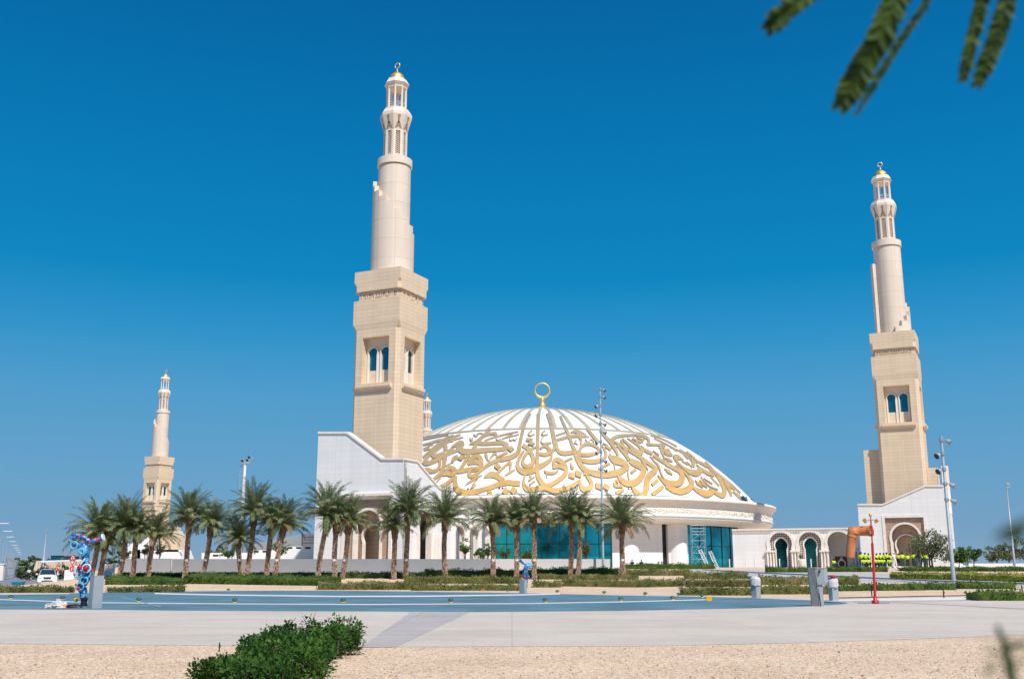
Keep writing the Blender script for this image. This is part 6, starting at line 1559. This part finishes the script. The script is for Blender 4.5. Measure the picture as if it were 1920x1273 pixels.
# ================================================================ PEOPLE
def skin_mesh(verts, edges, rad, name):
    me = bpy.data.meshes.new(name); me.from_pydata(verts, edges, []); o = bpy.data.objects.new(name, me); COL.objects.link(o)
    sk = o.modifiers.new('s', 'SKIN'); sk.use_smooth_shade = True
    for i, r in enumerate(rad): me.skin_vertices[0].data[i].radius = (r, r*.85)
    me.skin_vertices[0].data[0].use_root = True
    sb = o.modifiers.new('d', 'SUBSURF'); sb.levels = 1; sb.render_levels = 1
    dg = bpy.context.evaluated_depsgraph_get(); dg.update(); out = bpy.data.meshes.new_from_object(o.evaluated_get(dg)); bpy.data.objects.remove(o); out.name = name; return out
def pose(kind):
    """joints of a 1.7 m figure facing -y: dictionary of positions"""
    if kind == 'squat':
        J = dict(pelvis=(0, .10, .30), chest=(0, .0, .68), neck=(0, -.03, .82), head=(0, -.06, .93), top=(0, -.06, 1.03))
        for s, n in ((-1, 'l'), (1, 'r')):
            J.update({n+'sh': (s*.18, -.01, .76), n+'el': (s*.25, -.16, .55), n+'wr': (s*.16, -.33, .50), n+'ha': (s*.13, -.40, .49), n+'hip': (s*.10, .09, .28), n+'kn': (s*.17, -.30, .47), n+'an': (s*.14, -.08, .09), n+'to': (s*.16, -.27, .04)})
    else:
        a = .0 if kind == 'stand' else .22
        J = dict(pelvis=(0, 0, .93), chest=(0, .01, 1.26), neck=(0, 0, 1.46), head=(0, -.02, 1.56), top=(0, -.02, 1.66))
        for s, n in ((-1, 'l'), (1, 'r')):
            f = a*s
            if kind == 'folded': J.update({n+'sh': (s*.19, 0, 1.39), n+'el': (s*.25, -.02, 1.12), n+'wr': (s*.06, -.2, 1.08), n+'ha': (-s*.02, -.22, 1.09)})
            else: J.update({n+'sh': (s*.19, 0, 1.39), n+'el': (s*.25, .02 + f*.5, 1.11), n+'wr': (s*.26, -.05 + f, .87), n+'ha': (s*.26, -.08 + f, .78)})
            J.update({n+'hip': (s*.10, 0, .90), n+'kn': (s*.11, -.02 - f*.7, .49), n+'an': (s*.11, .02 - f*1.1 + (.1 if f < 0 else 0), .09), n+'to': (s*.13, -.15 - f*1.1, .04)})
    return J
RAD = dict(pelvis=.13, chest=.145, neck=.055, head=.088, top=.06, sh=.065, el=.045, wr=.033, ha=.04, hip=.085, kn=.06, an=.042, to=.04)
BODY = {}
def person_parts(kind, cloth):
    if kind in BODY: return BODY[kind]
    J = pose(kind); names = list(J); idx = {n: i for i, n in enumerate(names)}
    ed = [('pelvis', 'chest'), ('chest', 'neck'), ('neck', 'head'), ('head', 'top')]
    for n in 'lr': ed += [('chest', n+'sh'), (n+'sh', n+'el'), (n+'el', n+'wr'), (n+'wr', n+'ha'), ('pelvis', n+'hip'), (n+'hip', n+'kn'), (n+'kn', n+'an'), (n+'an', n+'to')]
    rad = [RAD[n] if n in RAD else RAD[n[1:]] for n in names]
    body = skin_mesh([J[n] for n in names], [(idx[a], idx[b]) for a, b in ed], rad, 'body')
    # vest / shirt shell round trunk and upper arms
    v = MB(); p, c, nk = Vector(J['pelvis']), Vector(J['chest']), Vector(J['neck'])
    def ring_tube(pts, rx, ry, n=14):
        vs = []
        for q, a, b in zip(pts, rx, ry):
            for i in range(n): t = 2*pi*i/n; vs.append((q.x + a*cos(t), q.y + b*sin(t), q.z))
        v.add(vs, [(j*n + i, j*n + (i+1) % n, (j+1)*n + (i+1) % n, (j+1)*n + i) for j in range(len(pts)-1) for i in range(n)], 0, True)
    ring_tube([p + (c - p)*(.12 if kind == 'squat' else .38), (p + c)/2, c, c + (nk - c)*.5, nk + Vector((0, 0, -.02))], [.165, .165, .20, .205, .075], [.125, .125, .14, .12, .07])
    for n in 'lr':
        a, b = Vector(J[n+'sh']), Vector(J[n+'el']); v.tube([a + Vector((0, 0, .02)), a + (b - a)*.75], [.082, .068], 9)
    tr = MB()
    if kind != 'squat':
        vs = []
        for q_, ax_, by_ in ((p + Vector((0, 0, -.06)), .150, .120), (p + (c - p)*.42, .160, .122)):
            for i in range(12): t = 2*pi*i/12; vs.append((q_.x + ax_*cos(t), q_.y + by_*sin(t), q_.z))
        tr.add(vs, [(i, (i+1) % 12, 12 + (i+1) % 12, 12 + i) for i in range(12)], 0, True)
    for n in 'lr': h, k_, a = Vector(J[n+'hip']), Vector(J[n+'kn']), Vector(J[n+'an']); tr.tube([h + Vector((0, 0, .06)), (h + k_)/2, k_, (k_ + a)/2, a], [.115, .098, .082, .072, .066], 10)
    hd = Vector(J['head']); ha = MB(); ha.sphere((hd.x, hd.y + .01, hd.z + .055), .122, 12, 8, sc=(.92, 1.02, .88))
    sh = MB()
    for n in 'lr': t = Vector(J[n+'to']); a = Vector(J[n+'an']); sh.sphere(((t.x + a.x)/2, (t.y + a.y)/2 - .02, .045), .13, 10, 6, sc=(.42, 1.05, .38))
    fc = MB(); fc.sphere((hd.x, hd.y - .095, hd.z), .018, 6, 5, sc=(.7, 1, 1.3))
    for s in (-1, 1): fc.sphere((hd.x + s*.088, hd.y, hd.z), .022, 6, 5, sc=(.5, .8, 1.2))
    out = dict(body=body)
    for nm, mb in (('shirt', v), ('trousers', tr), ('hair', ha), ('shoes', sh), ('face', fc)):
        o = mb.build(nm, M['skin']); out[nm] = o.data; COL.objects.unlink(o)
    BODY[kind] = out; return out
def person(u, vfeet, Y, kind, shirt, trs, label, rz=0., s=1., hair='hair', group='workers in yellow vests gathered before the gate block'):
    x = xu(u, vfeet, Y); z = terrain(x, Y); root = empty('person', (x, Y, z), rz, label, 'person', group); root.scale = (s, s, s)
    P_ = person_parts(kind, None)
    for nm, mm in (('body', 'skin'), ('shirt', shirt), ('trousers', trs), ('hair', hair), ('shoes', 'black')):
        o = bpy.data.objects.new(nm, P_[nm]); COL.objects.link(o); o.parent = root
        if not P_[nm].materials: P_[nm].materials.append(M['skin'])
        o.material_slots[0].link = 'OBJECT'; o.material_slots[0].material = M[mm]
    return root
W = [(1616, 'stand', 'hiviz', 'greencloth', 'leftmost of the standing workers in yellow vests'), (1623.5, 'stand', 'hiviz', 'navy', 'second from the left of the standing workers, left of the red pole'), (1630, 'stand', 'hiviz', 'navy', 'standing worker in yellow vest just left of the red pole'),
     (1645, 'folded', 'hiviz', 'greencloth', 'standing worker just right of the red pole'), (1652, 'stand', 'hiviz', 'navy', 'standing worker second to the right of the red pole'), (1658.5, 'stand', 'hiviz', 'greencloth', 'shorter standing worker third to the right of the red pole'), (1664, 'folded', 'hiviz', 'navy', 'standing worker with dark cap behind the squatting row, fourth right of the pole'), (1670.5, 'stand', 'hiviz', 'navy', 'taller standing worker left of the one in white'),
     (1686, 'folded', 'hiviz2', 'navy', 'worker in an amber vest right behind the one in white'), (1693, 'stand', 'hiviz', 'greencloth', 'tall worker with green backpack right of the amber vest'), (1703, 'stand', 'hiviz', 'navy', 'worker with dark green cap and open yellow vest before the arch'), (1714.5, 'stand', 'hiviz', 'greencloth', 'slim worker in yellow vest standing alone in front of the arch'), (1723, 'stand', 'navy', 'jeans', 'person in dark top and blue jeans among the workers'), (1731, 'folded', 'hiviz', 'navy', 'worker in yellow vest left of the tree trunk'), (1737.5, 'stand', 'hiviz', 'greencloth', 'rightmost worker, partly behind the grey green tree')]
rr = random.Random(8)
for i, (u, kd, sh_, tr_, lb) in enumerate(W): person(u, 1063.5, 129.5 + (i % 3)*.4, kd, sh_, tr_, lb, rr.uniform(-.5, .5), rr.uniform(.98, 1.08))
for i, (u, lb) in enumerate([(1620, 'leftmost squatting worker in the front row'), (1629, 'second squatting worker, left of the red pole'), (1643.5, 'squatting worker right of the red pole'), (1650, 'squatting worker, second right of the red pole'), (1656, 'squatting worker in the middle of the front row'), (1669, 'squatting worker beside the one in white')]):
    person(u, 1066, 128.2, 'squat', 'hiviz', 'greencloth' if i % 2 else 'navy', lb, rr.uniform(-.4, .4), 1.1)
person(1678, 1069.5, 124.6, 'walk', 'whitecloth', 'whitecloth', 'person in white overalls and white cap standing in front of the workers', .3, 1.05, 'whitecloth')
person(1563.5, 1062, 146, 'squat', 'hiviz', 'greencloth', 'worker in yellow vest crouching left of the brown panel', .6, 1.15, group='other people')
person(53, 1088, 147, 'walk', 'whitecloth', 'black', 'man in white shirt and black trousers walking on the road', 2.6, 1.0, group='other people')
for u, lb in ((1185.5, 'seated worker at the foot of the round wall, nearer the lone palm'), (1203, 'seated worker leaning on a white bundle at the round wall')): person(u, 1062, 157, 'squat', 'navy', 'navy', lb, -.3, 1.1, group='other people')
# ================================================================ CAR, SIGNS
Yc = 103.; xc = xu(87.5, 1097, Yc); car = empty('parked_car', (xc, Yc, .01), R(24), 'white saloon car facing the camera on the left road', 'car')
prof = [(-.0, .28), (-.02, .55), (.10, .74), (.95, .92), (1.75, 1.40), (2.5, 1.47), (3.2, 1.38), (3.85, 1.02), (4.4, .98), (4.45, .6), (4.42, .28)]
w = MB(); ws = [.80, .86, .86, .80, .62, .60, .62, .76, .80, .85, .82]; vs = []
for (y, z), hw in zip(prof, ws):
    zz = min(z, .95); vs += [(-.86 if z > .5 else -.82, y, .25), (-.87, y, min(z, .62)), (-max(hw, .6), y, z), (-hw*.5, y, z + .03), (hw*.5, y, z + .03), (max(hw, .6), y, z), (.87, y, min(z, .62)), (.86 if z > .5 else .82, y, .25)]
n = 8; w.add(vs, [(j*n + i, j*n + i + 1, (j+1)*n + i + 1, (j+1)*n + i) for j in range(len(prof)-1) for i in range(n-1)] + [tuple(range(8)), tuple(range(len(vs)-1, len(vs)-9, -1))], 0, True)
w.build('body', M['carwhite'], car)
w = MB(); w.add([(-.70, .98, .96), (.70, .98, .96), (.56, 1.72, 1.39), (-.56, 1.72, 1.39)], [(0, 1, 2, 3)]); o = w.build('windscreen', M['carglass'], car); o.location = (0, -.03, .045)
for s in (-1, 1):
    w = MB(); w.add([(s*.80, 1.15, .98), (s*.80, 3.5, 1.02), (s*.635, 3.1, 1.37), (s*.63, 1.85, 1.38)], [(0, 1, 2, 3)]); o = w.build('side_window', M['carglass'], car); o.location = (s*.03, 0, 0)
w = MB(); w.add([(-.40, 0, .74), (.40, 0, .74), (.28, 0, .56), (-.28, 0, .56)], [(0, 1, 2, 3)]); w.add([(-.5, 0, .42), (.5, 0, .42), (.5, 0, .34), (-.5, 0, .34)], [(0, 1, 2, 3)]); o = w.build('grille', M['dark'], car); o.location = (0, -.05, 0)
w = MB(); w.box(-.26, .26, -.07, -.05, .44, .53); w.build('number_plate', M['whitepaint'], car)
for s in (-1, 1):
    w = MB(); w.sphere((s*.62, .04, .68), .15, 10, 6, sc=(1.25, .5, .55)); w.build('headlight', M['lampglass'], car)
    w = MB(); w.box(s*.95 - .09, s*.95 + .09, 1.15, 1.27, .95, 1.08); w.build('mirror', M['carwhite'], car)
    for y in (.8, 3.6):
        w = MB(); w.tube([(s*.70, y, .31), (s*.89, y, .31)], .31, 20); W_o = w.build('wheel', M['black'], car); w = MB(); w.tube([(s*.88, y, .31), (s*.90, y, .31)], .19, 14); w.build('rim', M['steel'], W_o)
def sign(u, vt, vb, Y, label, w_=.85):
    x = xu(u, vb, Y); zt = zv(vt, Y); root = empty('road_sign', (x, Y, 0), 0, label, 'road sign', 'red and white warning signs beside the road'); h = w_*.92
    p = MB(); p.tube([(0, .05, -.1), (0, .05, zt - .1)], .045, 8); p.build('post', M['steel'], root)
    q = MB(); q.plate([(-w_/2, zt - h), (0, zt - 2*h), (w_/2, zt - h), (0, zt)], [], lambda a, z, d: (a, d - .02, z), .03); S_ = q.build('diamond_board', M['signred'], root)
    q = MB()
    q.plate([(-w_*.30, zt - h*.86), (w_*.30, zt - h*.86), (0, zt - h*.28)], [], lambda a, z, d: (a, d - .03, z), .008); q.plate([(-w_*.30, zt - h*1.14), (0, zt - h*1.72), (w_*.30, zt - h*1.14)], [], lambda a, z, d: (a, d - .03, z), .008); q.build('white_triangle', M['whitepaint'], S_)
    q = MB(); q.box(-.06, .06, -.036, -.032, zt - h*.78, zt - h*.55); q.tube([(-.14, -.036, zt - h*1.26), (0, -.036, zt - h*1.2), (.14, -.036, zt - h*1.26)], .02, 4); q.build('symbol', M['dark'], S_)
    q = MB(); q.box(-.16, .16, -.03, .0, zt - 2*h - .5, zt - 2*h - .02); q.box(-.04, .04, -.04, -.031, zt - 2*h - .42, zt - 2*h - .12, 1); q.build('small_plate', [M['signred'], M['whitepaint']], root)
sign(132.5, 1037.5, 1092, 100, 'nearest and largest red and white diamond warning sign', .62); sign(107.5, 1052, 1085, 128, 'middle red and white diamond warning sign, behind the right side of the car', .55); sign(92.5, 1060, 1080, 158, 'farthest red and white diamond warning sign above the car roof', .5)
Yt = 104; w = MB(); x = xu(34, 1095, Yt); w.box(-.5, .5, -.25, .25, 0, .12); w.box(-.56, .56, -.3, .3, .12, .30); o = w.build('crate', mat('blue plastic', (.02, .22, .34), .4)); o.location = (x, Yt, .02); tag(o, 'flat blue plastic crate lying on the road behind the left hedge', 'crate')
g = at(104, 1094, 97); w = MB(); 
for i in range(3): w.tube([(i*.5 - .5, 0, 0), (i*.5 - .4, .2, .28), (i*.5 - .2, 0, .05)], .04, 6)
o = w.build('pipe_pieces', M['black']); o.location = (g.x, 97, .02); tag(o, 'black pipe pieces lying on the kerb to the right of the white car', 'pipe')
# ================================================================ LEAVES NEAR THE LENS
def spray(pts, hw, label_parent, n, seed, thin=1., dist=1.55, lf=.030):
    """pixel polyline -> one feathery compound leaf with two rows of overlapping leaflets"""
    rr = random.Random(seed); P = [at(u, v, dist + .02*i) for i, (u, v) in enumerate(pts)]
    mb = MB(); mb.tube(P, .0013, 6); m = len(P) - 1
    for k in range(n):
        f = k/(n - 1); q = f*m; j = min(int(q), m - 1); t = q - j; c = P[j]*(1-t) + P[j+1]*t; d = (P[j+1] - P[j]).normalized(); side = d.cross(Vector((0, 1, 0))).normalized()
        for s in (-1, 1):
            L_ = lf*hw*(1 - .45*max(0, f - .8)/.2)*rr.uniform(.9, 1.1); dv = (side*s*.80 + d*.75*thin + Vector((0, rr.uniform(-.5, .5), 0))).normalized(); wv = dv.cross(Vector((rr.uniform(-.3, .3), 1, rr.uniform(-.3, .3)))).normalized()*L_*.155
            mb.add([c, c + dv*L_*.3 + wv, c + dv*L_*.8 + wv*.9, c + dv*L_, c + dv*L_*.8 - wv*.9, c + dv*L_*.3 - wv], [(0, 1, 2, 3), (0, 3, 4, 5)], 0)
    return mb.build('leaf', M['near'], label_parent, recalc=False)
br = empty('tree_branch', (0, 0, 0), 0, 'blurred feathery green leaves hanging in from the top right, close to the lens', 'branch')
spray([(1580, -60), (1530, -22), (1480, 15), (1440, 55)], .84, br, 56, 1)
spray([(1715, -70), (1690, -20), (1650, 70), (1610, 140), (1577, 200)], 1.04, br, 104, 2)
spray([(1760, -60), (1735, 10), (1690, 75), (1650, 140), (1606, 214)], .5, br, 50, 3, 1.6, 1.75)
spray([(1850, -70), (1842, 0), (1825, 70), (1805, 150)], .62, br, 84, 4, 1.2)
spray([(1905, -70), (1890, 0), (1865, 80), (1832, 160)], .74, br, 74, 5)
w = MB(); w.tube([at(1560, -75, 1.55), at(1700, -95, 1.57), at(1830, -95, 1.57), at(1960, -60, 1.6)], .004, 8); w.build('twig', M['wood'], br)
tw = empty('near_twig', (0, 0, 0), 0, 'very blurred green twig and leaf tips at the lower right edge, close to the lens', 'twig')
w = MB(); w.tube([at(1905, 1300, .95), at(1893, 1255, .95), at(1885, 1215, .95), at(1869, 1172, .95)], [.0046, .0042, .0038, .0020], 7); w.tube([at(1887, 1220, .95), at(1925, 1200, .93)], .0020, 6); w.tube([at(1889, 1230, .95), at(1855, 1218, .97)], .0012, 6)
w.build('stem', mat('green stem', (.03, .06, .02), .5), tw); w = MB(); w.tube([at(1860, 1012, .62), at(1880, 996, .62), at(1905, 985, .62), at(1960, 968, .62)], [.0006, .0016, .0022, .003], 6)
w.build('stem', mat('green stem', (.03, .06, .02), .5), tw)
w = MB(); rr = random.Random(2)
for i in range(26):
    u, v = rr.uniform(1840, 1925), rr.uniform(1190, 1262); p = at(u, v, .72 + rr.uniform(-.05, .08)); leaf(w, p, .012*rr.uniform(.5, 1.1), rr, .25)
w.build('leaflet', M['near'], tw, recalc=False); w = MB()
for i in range(14):
    u = rr.uniform(1878, 1925); p = at(u, 990 + (1920 - u)*.25 + rr.uniform(-4, 16), .62); leaf(w, p, .012, rr, .3)
w.build('leaflet', M['near'], tw, recalc=False)
# ================================================================ SUN AND SKY
EL, AZ = R(52), R(26)                # azimuth from -Y towards +X
sd = Vector((sin(AZ)*cos(EL), -cos(AZ)*cos(EL), sin(EL)))
sun = bpy.data.lights.new('sun', 'SUN'); sun.energy = 5.0; sun.angle = R(.53); sun.color = (1., .955, .88)
so = bpy.data.objects.new('sun', sun); COL.objects.link(so); so.rotation_euler = (-sd).to_track_quat('-Z', 'Y').to_euler(); so.location = (0, 0, 80)
wd_ = bpy.data.worlds.new('World'); SC.world = wd_; wd_.use_nodes = True; nt = wd_.node_tree; nt.nodes.clear()
sk = nt.nodes.new('ShaderNodeTexSky'); sk.sky_type = 'NISHITA'; sk.sun_disc = False; sk.sun_elevation = EL; sk.sun_rotation = atan2(sd.x, sd.y); sk.air_density = 1.; sk.dust_density = .4; sk.ozone_density = 2.
bg = nt.nodes.new('ShaderNodeBackground'); out = nt.nodes.new('ShaderNodeOutputWorld'); bg.inputs[1].default_value = .1
def lin(c): return tuple(((x/255.+.055)/1.055)**2.4 if x > 10 else x/255./12.92 for x in c)
tcw = nt.nodes.new('ShaderNodeTexCoord'); spw = nt.nodes.new('ShaderNodeSeparateXYZ'); L(nt, tcw.outputs['Generated'], spw.inputs[0])
rw = ramp(nt, [(0, lin((138, 166, 190))), (.035, lin((116, 160, 195))), (.084, lin((102, 161, 201))), (.16, lin((78, 156, 204))), (.215, lin((45, 147, 201))), (.27, lin((5, 134, 193))), (.38, lin((0, 120, 181))), (.51, lin((0, 101, 163))), (.8, lin((0, 80, 140))), (1, lin((0, 70, 128)))])
L(nt, spw.outputs[2], rw.inputs[0])
sc10 = mixc(nt, 1., rw.outputs[0], (10, 10, 10), 'MULTIPLY'); mxs = mixc(nt, .98, sk.outputs[0], sc10)
L(nt, mxs, bg.inputs[0]); L(nt, bg.outputs[0], out.inputs[0])
SC.view_settings.view_transform = 'Standard'; SC.view_settings.look = 'None'; SC.view_settings.exposure = 0; SC.view_settings.gamma = 1
SC.cycles.max_bounces = 6; SC.cycles.transparent_max_bounces = 8; SC.cycles.sample_clamp_indirect = 8
